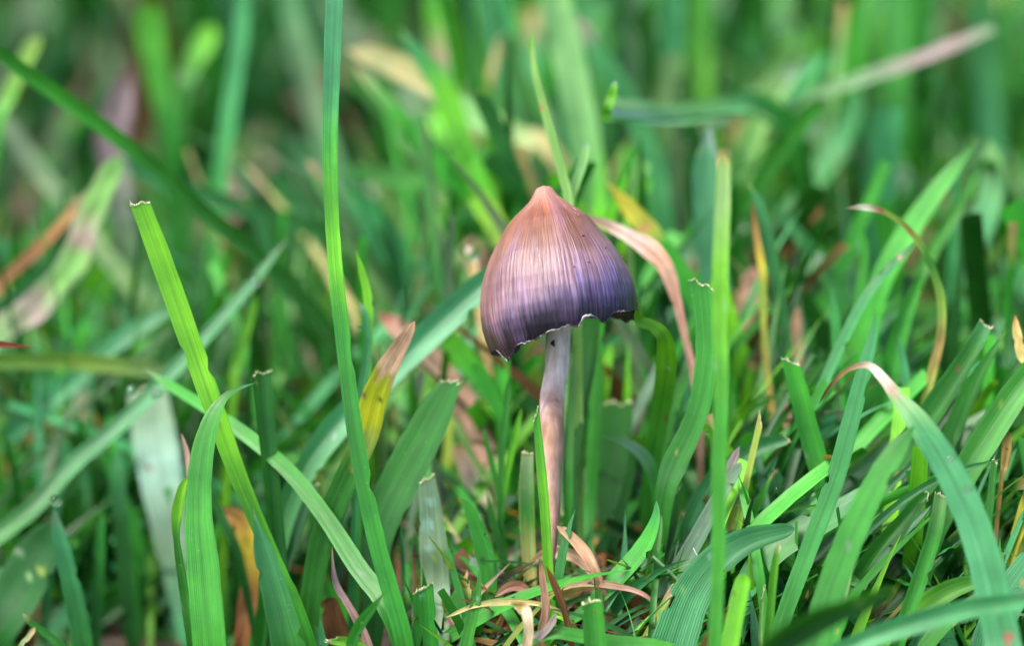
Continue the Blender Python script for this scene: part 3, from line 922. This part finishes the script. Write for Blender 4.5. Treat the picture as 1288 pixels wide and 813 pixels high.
X('pale peach blurred dead leaf in the right centre background', '950,335 942,375 932,415 925,460', '22 28 24 16', 3.2, 'P S')
X('reddish brown blurred dead blade right of the peach leaf', '1002,385 1004,430 1008,490', '16 18 18', 2.3, 'P')
X('pale orange dead blade standing low behind the bright cut blade', '985,500 992,540 1000,590', '10 14 16', 1.2, 'P O')
X('curved pink straw blade springing out from behind the cap to the right', '722,270 755,279 790,296 818,314 838,338 850,375 862,425 874,480 880,550', '5 11 19 24 20 13 9 9 10', 1.15, 'H0 C.12 W.25 C.42 C.5 P.62 P', fold=6, face=0)
B('yellow tipped blurred blade with an orange spot above the pink straw blade', '762,227 790,260 815,290 845,330 872,370 900,430', '6 20 27 28 28 26', 2.2, 'Y0 Y.25 M.45 E.5 E', spots=((.38, -.1, .45, 'O'),), taper=.12)
B('level blurred blade with a light top side in the upper right', '768,132 800,138 855,142 910,134 955,128 995,165 1015,250', '24 28 28 26 24 26 28', (2.2, 5.5), 'A0 A.2 F.4 T.7 G', face=(-25, -10), fold=30, taper=0)
B('tiny lime folded tip in focus at the end of the level blurred blade', '775,101 770,118 763,146 785,150 850,150 920,144 960,150 1000,190 1015,260', '4 13 14 4 5 5 5 5 5', (0.9, 0.9, 1.0, 2.2, 3.0, 3.8, 4.6, 5.5), 'A0 L.07 L.2 T.3 T', taper=.03, face=0)
B('slim light green blade rising behind the tip of the cap', '668,42 672,85 683,130 695,175 706,215 715,255 722,330 726,420', '4 9 11 12 12 12 12 12', 0.8, 'L0 F.1 F', face=25, spots=((.3, -.5, .4, 'O'),), taper=.05)
B('short pale blade crossing the slim one just above the cap', '738,178 733,203 723,232 716,262 712,330', '8 12 12 11 10', 0.9, 'A0 F.1 F', face=25, taper=.05)
B('wide pale green blurred blade standing above and behind the cap', '690,-40 705,30 720,95 734,165 745,240 750,330', '40 42 42 40 40 40', 4.6, 'F F.5 E', fold=25)
B('blurred blade with a pink upper edge slanting down right near the top', '725,20 757,72 788,122 815,190 835,280', '24 26 26 28 28', 5.2, 'V0 T.2 T', fold=10)
B('tall blurred blade at the top right of centre', '848,-60 846,40 842,130 842,220 846,320', '26 30 32 32 32', 6.5, 'T')
B('bright blurred blade at the top, right of the tall one', '885,-60 880,40 884,110 890,200', '26 30 28 26', 8, 'E L')
X('pale straw coloured dead blade drooping across the upper centre', '436,62 480,74 540,106 592,142 650,168 700,200', '16 30 32 32 28 24', 4.8, 'S S.4 F.5 F.7 S')
B('blurred blade running down right under the drooping straw blade', '445,84 482,122 520,166 560,212 612,262 660,320', '12 17 21 24 27 28', 4.2, 'S0 F.15 E.3 E')
B('pointed blurred blade leaning left over the drooping straw blade', '503,36 530,72 560,118 580,180 608,250 645,330', '10 22 28 30 32 32', 4.0, 'F0 T.15 L.4 E', taper=.1)
B('blurred upright blade with an orange scorch near the top centre', '545,-50 547,10 556,70 575,130 600,200', '28 32 30 28 28', 6.0, 'F L.3 P.5 F.6 P.8 E')
B('short broad yellow green leaf left of the top of the cap', '594,240 612,263 632,300 652,350', '26 32 28 26', 3.0, 'L0 L M', taper=.07)
B('level blurred green blade left of the cap', '430,212 490,222 550,225 610,232 660,260', '20 26 28 28 26', 5.5, 'G E')
B('wide blurred blade slanting down right in the left centre', '440,235 480,290 512,345 545,410 570,480', '30 42 42 40 36', 6.2, 'T')
B('blurred blade with a yellow tip slanting left of the cap', '518,305 552,352 585,405 612,470', '18 28 30 28', 4.0, 'M0 T.15 T')
X('tan cut stalk with a big dew drop left of the cap', '592,318 597,350 604,395 612,450', '12 12 13 13', 2.6, 'W0 S.2 S')
B('blurred straight pale blade upright in the upper left', '307,-50 303,40 292,120 280,200 272,290 268,360', '18 20 20 21 22 22', 6.0, 'T T.4 E')
B('wide pale blurred blade behind the top of the tall blade', '352,-60 372,40 392,120 412,190 430,260', '26 30 32 32 30', 7.5, 'T H.5 T')
B('round ended lime blurred leaf near the top left', '186,0 190,45 202,110 214,180', '32 36 28 24', 7.5, 'L E')
B('small lime blurred leaf right of the round ended one', '268,30 256,55 238,90 226,140', '22 28 22 18', 7.5, 'L G')
B('pale grey green blurred blade bending at the left edge', '-20,130 15,165 50,215 95,270 140,330 190,400', '22 26 26 24 24 24', 5.2, 'H F')
B('small yellow green blurred tip above the long sloping blade', '50,45 35,65 10,120 -10,180', '12 20 18 18', 5.0, 'M E')
B('soft blue green blade sloping up from the left edge at mid height', '225,385 160,422 90,480 20,540 -40,600', '14 24 28 28 28', 3.4, 'T')
B('soft lime stalk hanging behind the lime cut blade', '322,372 312,410 298,455 292,500', '8 12 13 12', 2.6, 'L')
B('pale broad blurred blade bending in the right background', '1003,84 978,108 952,160 926,225 905,300 895,380', '18 36 36 36 34 32', 5.4, 'A0 F.2 E', taper=.05)
X('straight greyish violet dry stalk crossing the top right corner', '1250,34 1200,55 1140,78 1070,103 1000,130 940,200', '12 15 16 16 15 15', 5.5, 'H0 V.2 V.35 H.55 G', taper=0)
B('wide dim blurred blade in the top right', '1125,-60 1128,60 1122,180 1112,290', '34 38 38 36', 8.5, 'G E')
B('blurred upright blade at the far top right', '1235,-40 1240,60 1246,150 1250,250', '26 32 32 30', 8.0, 'G T')
B('blurred blade fanning left in the upper right', '1085,110 1055,180 1015,240 975,300 945,370', '20 26 28 28 28', 6.5, 'T G')
B('thin blurred bright blade leaning left in the far right', '1230,215 1205,262 1170,320 1140,390', '8 14 16 16', 3.0, 'E')
B('blurred green blade bending left between cap and soft tall blade', '800,150 810,220 830,290 850,360 856,440', '20 26 28 28 26', 6.0, 'L E')
B('soft green blade leaning right at the foot of the pink straw blade', '872,455 850,500 832,555 815,620', '10 18 20 20', 1.5, 'G E')
X('pink brown blurred dead blade low right of the stem', '818,482 806,530 795,585 790,640', '18 24 24 22', 2.4, 'P V.4 P')
X('curled brown dead leaf lying under the twisted green blade', '742,700 752,718 765,735 790,742', '10 26 30 20', 1.0, 'P B', spots=((.5, 0, .2, 'B'),))
X('peach dead grass end standing at the foot of the big teal leaf', '853,732 842,752 828,775 806,812', '10 13 10 8', -0.4, 'P P.3 M.5 M', 'cut')
X('brown dead sliver beside the soft tall blade', '905,650 885,690 862,735', '3 7 8', 0.1, 'P B')
X('upright brown split sliver beneath the vivid narrow cut blade', '678,702 682,730 686,765 680,800', '4 9 11 12', -0.75, 'B0 P.25 P', taper=.08)
X('dark rust sliver leaning left by the split sliver', '686,712 698,738 710,768 716,800', '3 9 9 8', -0.6, 'B')
X('pale straw stalk with a yellow ragged head at the bottom centre', '646,765 660,768 665,790 662,825', '14 16 11 12', -1.0, 'M0 O.2 W.35 P', 'cut')
X('pinkish stalk leaning right at the bottom centre', '700,772 690,790 672,806 650,825', '7 9 12 12', -0.9, 'V')
X('brown dead leaf lying at the bottom right of the hooked leaf', '680,740 650,760 615,775 585,800', '8 26 34 30', 0.2, 'B P')
X('orange blurred dead leaf curving behind the broad curled leaf', '268,640 300,655 318,690 318,740 305,800', '10 26 34 30 22', 1.5, 'P0 O.2 Y.5 B.8 B')
X('thin pink dead edge standing left of the curled green leaf', '228,545 236,575 240,620 242,680', '3 8 8 8', 0.4, 'P')
X('violet brown dead leaf lying near the right edge', '1330,640 1290,648 1255,658 1245,690', '20 32 30 16', 1.2, 'V B')
X('flat tan dead leaf lying low in the lower right', '1150,740 1120,765 1085,790 1050,820', '14 24 24 20', -0.1, 'S B')
X('pale chalky dead leaf lying in the thatch left of the stem', '570,560 590,590 610,640 620,700', '16 30 36 34', 2.2, 'P V.4 W.6 V')
X('pale tan folded straw lying behind the foot of the stem', '664,716 682,700 706,696 730,706 752,732', '4 12 17 16 10', (0.3, 0.1), 'P C.5 P', face=20)
X('short matted straw end leaning on the foot of the stem at its right', '700,662 718,676 738,700 752,730', '8 14 15 12', -0.3, 'C P')
X('curled tan leaf scrap lying left of the vivid narrow cut blade', '622,752 638,740 654,738 668,750', '4 12 15 10', -0.3, 'P B')
X('thin straw lying level under the curled tan scrap', '560,778 600,762 650,758 700,768', '4 7 8 6', -0.5, 'S')
X('thin pale straw crossing low to the right of the stem', '690,748 730,735 775,738 815,752', '4 8 8 6', -0.3, 'S P')
B('short teal shoot leaning right among the straw at the foot of the stem', '724,640 714,670 706,705 702,740', '2 9 12 12', -0.3, 'T G', taper=.3)
for xt, yt, xb, yb, w_, dp, cc_, tp_, lb in [
        (1010, 575, 960, 700, 13, 0.9, 'G E', 'point', 'narrow shaded blade between the wide pale cut leaf and the bright cut blade'),
        (1062, 555, 1040, 690, 16, 1.1, 'D G', 'cut', 'dark upright blade behind the bright cut blade'),
        (1120, 520, 1062, 660, 17, 1.0, 'E G', 'point', 'mid green blade leaning right behind the long upright one'),
        (1160, 470, 1120, 600, 15, 1.5, 'T G', 'point', 'bluish blade rising behind the withered hooked tip'),
        (1210, 620, 1110, 720, 15, 0.3, 'G D', 'cut', 'shaded blade running under the soft right foreground blade'),
        (1225, 655, 1140, 760, 13, 0.1, 'F E', 'point', 'pale thin blade fanning up to the right in the lower right'),
        (1245, 520, 1196, 640, 17, 0.9, 'G D', 'cut', 'dark blade behind the small upright orange leaf'),
        (1282, 560, 1225, 690, 18, 0.6, 'T G', 'point', 'teal blade leaning right beside the orange dead leaf'),
        (1020, 640, 965, 760, 14, 0.2, 'E G', 'point', 'slanting blade beneath the ribbed teal arch'),
        (1130, 690, 1030, 780, 12, 0.2, 'T D', 'point', 'thin teal blade sweeping up right near the bottom'),
        (1215, 690, 1170, 800, 15, 0.2, 'E D', 'cut', 'shaded cut blade right of the pale upright cut blade'),
        (1050, 690, 985, 790, 11, -0.2, 'L E', 'point', 'thin yellow green blade crossing behind the long upright blade'),
        (895, 600, 850, 720, 14, 0.5, 'G D', 'point', 'shaded blade leaning right below the ribbed cut blade'),
        (955, 655, 885, 760, 13, 0.1, 'T G', 'cut', 'blue green blade under the yellowing crumpled stub'),
        (870, 640, 815, 745, 12, 0.5, 'E G', 'point', 'slim blade behind the dark cut shoots'),
        (800, 560, 770, 690, 14, 1.2, 'E D', 'point', 'dim blade behind the arched pale tipped leaf'),
        (612, 620, 640, 730, 11, 0.7, 'G D', 'point', 'thin blade leaning left behind the forked stem'),
        (505, 560, 455, 690, 16, 1.3, 'G D', 'point', 'dim blade behind the wide dark green cut blade'),
        (395, 610, 350, 740, 14, 0.9, 'T D', 'cut', 'dim cut blade between the short cut blade and the tall blade'),
        (250, 560, 300, 700, 12, 1.3, 'G D', 'point', 'dim slim blade behind the broad curled leaf')]:
    q_ = hash_of(lb) % 17 - 8
    B(lb, f'{xt},{yt} {xt * .7 + xb * .3 + q_},{yt * .7 + yb * .3} {xt * .35 + xb * .65 + q_ * .6},{yt * .35 + yb * .65} {xb},{yb}',
      f'{3 if tp_ == "point" else w_ * .9} {w_ * .9} {w_} {w_ * .95}', dp, cc_, tp_, taper=.2 if tp_ == 'point' else None)
#BLADES_END


# ------------------------------------------------------------------ dew drops
def icodrop():
    import bmesh
    bm = bmesh.new()
    bmesh.ops.create_icosphere(bm, subdivisions=3, radius=1.0)
    for v in bm.verts:
        if v.co.y > 0:
            v.co.y *= 0.35
    me = bpy.data.meshes.new('dew_drop')
    bm.to_mesh(me)
    bm.free()
    me.polygons.foreach_set('use_smooth', [True] * len(me.polygons))
    me.materials.append(M_DEW)
    return me


DROP = icodrop()
for (x, y, off, r_, lab) in [
        (320, 352, 2.1, 8, 'bright round dew drop on the soft blue green slanting blade'),
        (70, 630, 0.75, 8, 'dew drop sitting on the tip of the teal blade at the lower left'),
        (452, 413, 0.3, 3, 'tiny dew drop hanging beside the thin lime blade'),
        (592, 318, 2.4, 12, 'big blurred dew drop on the tan cut stalk left of the cap'),
        (456, 785, -1.2, 2.5, 'tiny dew drop on the small pointed blade at the foot of the tall blade'),
        (977, 617, 0.55, 4, 'small dew drop on the wide pale cut leaf'),
        (1004, 655, 0.55, 3, 'tiny dew drop low on the wide pale cut leaf'),
        (1197, 578, -2.05, 6, 'dew drop on the upper part of the soft foreground blade'),
        (1218, 617, -2.2, 6, 'lower dew drop on the soft foreground blade'),
        (1279, 744, -1.0, 4, 'sparkling dew drop near the bottom right corner'),
        (889, 545, -0.15, 2.5, 'tiny dew drop at the foot of the ribbed cut blade'),
        (166, 492, 1.4, 8, 'left white dew drop on top of the whitish blue leaf'),
        (198, 497, 1.4, 7, 'right white dew drop on top of the whitish blue leaf'),
        (983, 28, 8.0, 8, 'blurred dew drop near the top right of centre')]:
    o = link('dew_drop', DROP)
    o.location = at(x, y, off)
    o.scale = (r_ / 150.0,) * 3
    o['label'] = lab
    o['category'] = 'dew drop'
    o['group'] = 'dew drops on the grass'

# fine pale thread between two leaves
def thread():
    a, b = at(872, 690, -0.6), at(890, 716, -0.6)
    vs, fs = [], []
    for i in range(9):
        p = a.lerp(b, i / 8) + Vector((0, 0, -0.02 * math.sin(i / 8 * math.pi)))
        for j in range(5):
            an = j / 5 * 2 * math.pi
            vs.append(p + Vector((math.cos(an), 0, math.sin(an))) * 0.0035)
    for i in range(8):
        for j in range(5):
            fs.append((i * 5 + j, i * 5 + (j + 1) % 5, (i + 1) * 5 + (j + 1) % 5, (i + 1) * 5 + j))
    o = link('silk_thread', mesh_from('silk_thread', vs, fs, M_THREAD))
    o['label'] = 'fine white silk thread stretched beside the big teal leaf'
    o['category'] = 'thread'


thread()

# ------------------------------------------------------------------ the rest of the lawn
cam_np, f_np, u_np = np.array(CAM), np.array(F), np.array(U)


def project(p):
    q = p - cam_np
    dd = q @ f_np
    return 644 + q[..., 0] / dd * FD * 150, 406.5 - (q @ u_np) / dd * FD * 150, dd - FD


def mass(name, roots, heights, widths, leans, yaws, colours, mat, label_kind='stuff', rows=9, flat=False, keep=None, curl=1.0, singles=0, cutp=0.4):
    """Many leaves as one mesh; each a folded, bent strip of rows x 3 vertices."""
    n = len(roots)
    t = np.linspace(0, 1, rows)[None, :, None]
    dirn = np.stack([np.cos(yaws), np.sin(yaws), np.zeros(n)], 1)[:, None, :]
    up = np.array([0, 0, 1.0])[None, None, :]
    l1 = leans[:, None, None]
    bend = (nr.uniform(0.1, 0.9, n) * curl)[:, None, None]
    h = heights[:, None, None]
    ang = l1 + bend * t
    seg = h / (rows - 1)
    inc = (dirn * np.sin(ang) + up * np.cos(ang)) * seg
    c = np.cumsum(inc, 1) - inc[:, :1] + roots[:, None, :]
    fa = nr.uniform(0, 2 * np.pi, n)
    fa = np.where(nr.rand(n) < .6, nr.normal(0, .6, n), fa)
    side = np.stack([np.cos(fa), np.sin(fa), np.zeros(n)], 1)[:, None, :]
    side = side + np.zeros_like(c)
    tg = inc / np.linalg.norm(inc, axis=2, keepdims=True)
    side = side - tg * np.sum(side * tg, 2, keepdims=True)
    side /= np.maximum(np.linalg.norm(side, axis=2, keepdims=True), 1e-4)
    nn = np.cross(side, tg)
    cut = nr.rand(n) < cutp
    tt = t[0, :, 0][None, :]
    wp = np.where(cut[:, None], 0.75 + 0.25 * np.sin(np.pi * (0.2 + tt * .6)), np.minimum(1, 1.9 * (1 - tt)) ** 0.8 * (0.7 + 0.3 * np.sin(np.pi * tt)))
    wp = np.maximum(wp, 0.03) * widths[:, None]
    w = wp[:, :, None]
    V = np.stack([c - side * w / 2, c - nn * w * 0.17, c + side * w / 2], 2)   # n, rows, 3, 3
    k_sel = np.ones(n, bool)
    if keep is not None:
        k = k_sel = keep(V)
        V, colours, cut = V[k], colours[k], cut[k]
        n = len(V)
    if singles:
        x, y, off = project(V[:, :, 1])
        tip_in = (x[:, -1] > 10) & (x[:, -1] < 1280) & (y[:, -1] > 5) & (y[:, -1] < 520) & (off.max(1) < 9) & (off.min(1) > 1.6)
        size = np.where(tip_in, widths[k_sel] * heights[k_sel] / (1 + 0.15 * off.mean(1)), 0)
        order = np.argsort(-size)[:singles]
        mask = np.zeros(n, bool)
        mask[order] = True
        for q in order:
            vs = V[q].reshape(-1, 3)
            b0 = vs[1].copy()
            col_ = colours[q]
            fs = [(a_ * 3 + b_, a_ * 3 + b_ + 1, a_ * 3 + b_ + 4, a_ * 3 + b_ + 3) for a_ in range(rows - 1) for b_ in (0, 1)]
            uv_ = [(b_ / 2, a_ * heights[k_sel][q] / rows + q * 1.7) for a_ in range(rows) for b_ in range(3)]
            m_ = mesh_from('grass_blade', vs - b0, fs, mat, np.repeat(col_[None, :], rows * 3, 0), uv_)
            ob = link('grass_blade', m_)
            ob.location = b0
            tone = ('bluish green' if col_[2] > 0.3 * col_[1] else 'pale') if col_[1] > .16 and (col_[2] > .3 * col_[1]) else \
                'yellowish green' if col_[0] > 0.2 * col_[1] and col_[1] > .2 else 'dark green' if col_[1] < 0.12 else 'green'
            px_ = x[q, -1]
            side_ = 'at the left edge' if px_ < 140 else 'behind the lime cut blade' if px_ < 330 else 'beside the very tall blade' if px_ < 510 else \
                'just left of the cap' if px_ < 640 else 'right of the cap' if px_ < 860 else 'behind the tall soft blade' if px_ < 1010 else \
                'near the arching pink tip' if px_ < 1170 else 'at the right edge'
            dx_ = x[q, -1] - x[q, 0]
            tone = ('broad ' if widths[k_sel][q] > .24 else 'slim ') + ('left leaning ' if dx_ < -45 else 'right leaning ' if dx_ > 45 else 'upright ') + tone
            lv = 'upper' if y[q, -1] < 200 else 'middle'
            ob['label'] = f'{tone} blade blurred in the {lv} background {side_}'
            ob['category'] = 'blade of grass'
            ob['group'] = f'{tone} blades in the {lv} background {side_}'
        V, colours, cut = V[~mask], colours[~mask], cut[~mask]
        idx_ = np.where(k_sel)[0][~mask]
        k_sel = np.zeros(len(k_sel), bool)
        k_sel[idx_] = True
        n = len(V)
    verts = V.reshape(-1, 3)
    base = (np.arange(n) * rows * 3)[:, None, None]
    i = np.arange(rows - 1)[None, :, None] * 3
    j = np.arange(2)[None, None, :]
    a = (base + i + j).reshape(-1)
    faces = np.stack([a, a + 1, a + 4, a + 3], 1)
    cc = np.repeat(colours[:, None, :], rows, 1)
    tipc = np.where(nr.rand(n, 1) < .04, np.array([[0.38, 0.26, 0.12]]), colours * 1.15)
    k = np.clip((tt[..., None] - 0.90) / 0.1, 0, 1)
    cc = cc * (1 - k) + tipc[:, None, :] * k
    cc = np.repeat(cc[:, :, None, :], 3, 2).reshape(-1, 3)
    me = bpy.data.meshes.new(name)
    me.vertices.add(len(verts))
    me.vertices.foreach_set('co', verts.astype(np.float32).ravel())
    me.loops.add(faces.size)
    me.loops.foreach_set('vertex_index', faces.astype(np.int32).ravel())
    me.polygons.add(len(faces))
    me.polygons.foreach_set('loop_start', (np.arange(len(faces)) * 4).astype(np.int32))
    me.update(calc_edges=True)
    at_ = me.color_attributes.new('Col', 'FLOAT_COLOR', 'POINT')
    arr = np.ones((len(verts), 4), np.float32)
    arr[:, :3] = cc
    at_.data.foreach_set('color', arr.ravel())
    me.polygons.foreach_set('use_smooth', [True] * len(faces))
    me.materials.append(mat)
    uvl = me.uv_layers.new(name='UVMap')
    vi = faces.astype(np.int64).ravel()
    hl = np.repeat((heights[k_sel][:, None] * tt).reshape(-1), 3)
    off_ = np.repeat(np.arange(n) * 1.7, rows * 3)
    uvv = np.stack([np.tile(np.array([0, .5, 1.0]), n * rows), hl + off_], 1)
    uvl.data.foreach_set('uv', uvv[vi].astype(np.float32).ravel())
    o = link(name, me)
    o['kind'] = 'stuff'
    return o


def pick(n, keys, probs, spread=0.22):
    idx = nr.choice(len(keys), n, p=np.array(probs) / sum(probs))
    c = np.array([PAL[k] for k in keys])[idx]
    return np.clip(c * nr.uniform(1 - spread, 1 + spread, (n, 1)) * nr.uniform(.9, 1.1, (n, 3)), 0.004, 0.9)


def roots_in(n, x0, x1, y0, y1):
    x, y = nr.uniform(x0, x1, n), nr.uniform(y0, y1, n)
    z = np.array([ground_z(a, b) for a, b in zip(x, y)]) - 0.08
    return np.stack([x, y, z], 1)


def area_keep(V):
    """Leave open what the photograph leaves open: nothing random before or right beside the mushroom."""
    x, y, off = project(V.reshape(len(V), -1, 3))
    infr = (x > -60) & (x < 1350) & (y > -60) & (y < 860)
    front = off < -0.6
    bad = (infr & front).any(1)
    mush = (x > 585) & (x < 820) & (y > 215) & (y < 700) & (off < 0.9)
    bad |= mush.any(1)
    low = np.where((x > 470) & (x < 880), 640, np.where(x >= 880, 400, 560))
    near = (((off < 1.6) & (y < low)) | ((off < 2.6) & (x < 500)) | ((off < 0.4) & (y < np.where(x > 880, 560, 655)))) & infr
    bad |= near.any(1)
    return ~bad


# background: ever farther bands
n = 7200
rt = roots_in(n, -13, 13, 2.6, 15)
bare = np.array([mnoise.noise(Vector((a * 0.28, b * 0.28, 0.5))) for a, b, _ in rt])
leftish = rt[:, 0] < -1.2
rt = rt[~((bare < -0.02) & (nr.rand(n) < 0.9)) & ~(leftish & (nr.rand(n) < 0.55))]
n = len(rt)
mass('grass', rt, (1.3 + 3.7 * nr.rand(n) ** 1.9) * np.where(rt[:, 0] < -0.8, .72, 1.0) * np.where(rt[:, 1] < 5, 0.78, 1.0), nr.uniform(.08, .30, n), nr.normal(0.25, .45, n), nr.uniform(0, 6.28, n),
     pick(n, 'GETDLHSF', [24, 18, 22, 30, 7, 5, 2, 6], .4), M_SOFT, keep=area_keep, singles=110)
n = 6500
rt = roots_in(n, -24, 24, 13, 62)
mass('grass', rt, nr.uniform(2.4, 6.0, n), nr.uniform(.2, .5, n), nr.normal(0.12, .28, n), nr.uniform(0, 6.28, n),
     pick(n, 'GETDLHB', [26, 20, 20, 26, 6, 4, 6], .35) * np.where(rt[:, :1] < -1.0, 0.62, 0.85), M_SOFT)  # leaf colours darkened, most on the left, standing in for deep shaded gaps
# middle ground and under the leaves
n = 3400
rt = roots_in(n, -8, 8, -1.2, 3.6)
mass('grass', rt, nr.uniform(0.8, 2.6, n), nr.uniform(.04, .17, n), nr.normal(0.4, .4, n), nr.uniform(0, 6.28, n),
     pick(n, 'GETDLHM', [26, 24, 18, 14, 8, 6, 4]), M_SOFT, keep=area_keep)
n = 3000
rt = roots_in(n, -4, 7, -1.8, 2.0)
mass('grass', rt, nr.uniform(0.3, 1.5, n), nr.uniform(.02, .09, n), nr.normal(0.5, .5, n), nr.uniform(0, 6.28, n),
     pick(n, 'GETDLHM', [26, 24, 18, 14, 10, 6, 6]), M_SOFT, keep=area_keep)
n = 1500
rt = roots_in(n, 0.9, 6.5, -0.9, 3.4)
mass('grass', rt, nr.uniform(1.2, 3.3, n), nr.uniform(.05, .19, n), nr.normal(0.5, .3, n), nr.normal(0.1, .9, n),
     pick(n, 'GETDLHF', [26, 24, 20, 20, 8, 6, 4], .3), M_SOFT, keep=area_keep)
n = 900
rt = roots_in(n, -6, -0.5, 2.9, 7)
mass('grass', rt, nr.uniform(1.5, 4.2, n), nr.uniform(.03, .12, n), nr.normal(0.5, .45, n), nr.uniform(0, 6.28, n),
     pick(n, 'GETDLHFS', [24, 18, 22, 26, 6, 8, 4, 3], .35), M_SOFT, keep=area_keep)
# before the frame and beside it
n = 2600
rt = roots_in(n, -16, 16, -14, -1.0)
mass('grass', rt, nr.uniform(1.2, 3.2, n), nr.uniform(.12, .28, n), nr.normal(0.2, .3, n), nr.uniform(0, 6.28, n),
     pick(n, 'GETDL', [26, 24, 22, 16, 8]), M_SOFT, keep=area_keep)
# thatch: dead leaves low on the soil
n = 6000
rt = roots_in(n, -6, 7, -2.5, 7)
rt = rt[(np.abs(rt[:, 0] + 0.2 - rt[:, 1] * 0.1) < nr.uniform(0.6, 2.4, n)) | (nr.rand(n) < .15)]
n = len(rt)
mass('dead_thatch', rt + np.array([0, 0, .06]), nr.uniform(0.25, 1.5, n), nr.uniform(.02, .15, n), nr.uniform(0.7, 1.5, n), nr.uniform(0, 6.28, n),
     pick(n, 'BPSOVH', [46, 16, 12, 10, 8, 6], .5), M_DEAD, keep=area_keep, curl=0.5, cutp=0.08)
n = 650
rt = roots_in(n, -12, 10, 2.5, 9)
rt = rt[((rt[:, 0] > -1.5) | (nr.rand(n) < .12)) & ((rt[:, 0] < 1.8) | (nr.rand(n) < .3))]
n = len(rt)
mass('dead_grass', rt, nr.uniform(1.0, 3.4, n), nr.uniform(.08, .2, n), nr.normal(0.4, .35, n), nr.uniform(0, 6.28, n),
     pick(n, 'BPSH', [50, 12, 20, 14], .3) * 0.8, M_SOFT, keep=area_keep)


def crumbs():
    """Crumbs of soil and thatch lying round the foot of the mushroom."""
    vs, fs = [], []
    for _ in range(2600):
        x, y = rng.gauss(0.1, 1.1), rng.uniform(-1.6, 3.5)
        r_ = rng.uniform(.012, .05)
        z = ground_z(x, y) + r_ * .4
        k = len(vs)
        for a in range(6):
            dv = ((1, 0, 0), (-1, 0, 0), (0, 1, 0), (0, -1, 0), (0, 0, 1), (0, 0, -1))[a]
            q = r_ * rng.uniform(.5, 1.3)
            vs.append((x + dv[0] * q + rng.uniform(-.3, .3) * r_, y + dv[1] * q, z + dv[2] * q * .7))
        for t_ in ((0, 2, 4), (2, 1, 4), (1, 3, 4), (3, 0, 4), (2, 0, 5), (1, 2, 5), (3, 1, 5), (0, 3, 5)):
            fs.append(tuple(k + q for q in t_))
    m = plain_material('crumb', (0.02, 0.012, 0.008), (0.10, 0.06, 0.035), 5, 0.9)
    o = link('soil_crumbs', mesh_from('soil_crumbs', vs, fs, m, smooth=False))
    o['kind'] = 'stuff'


crumbs()
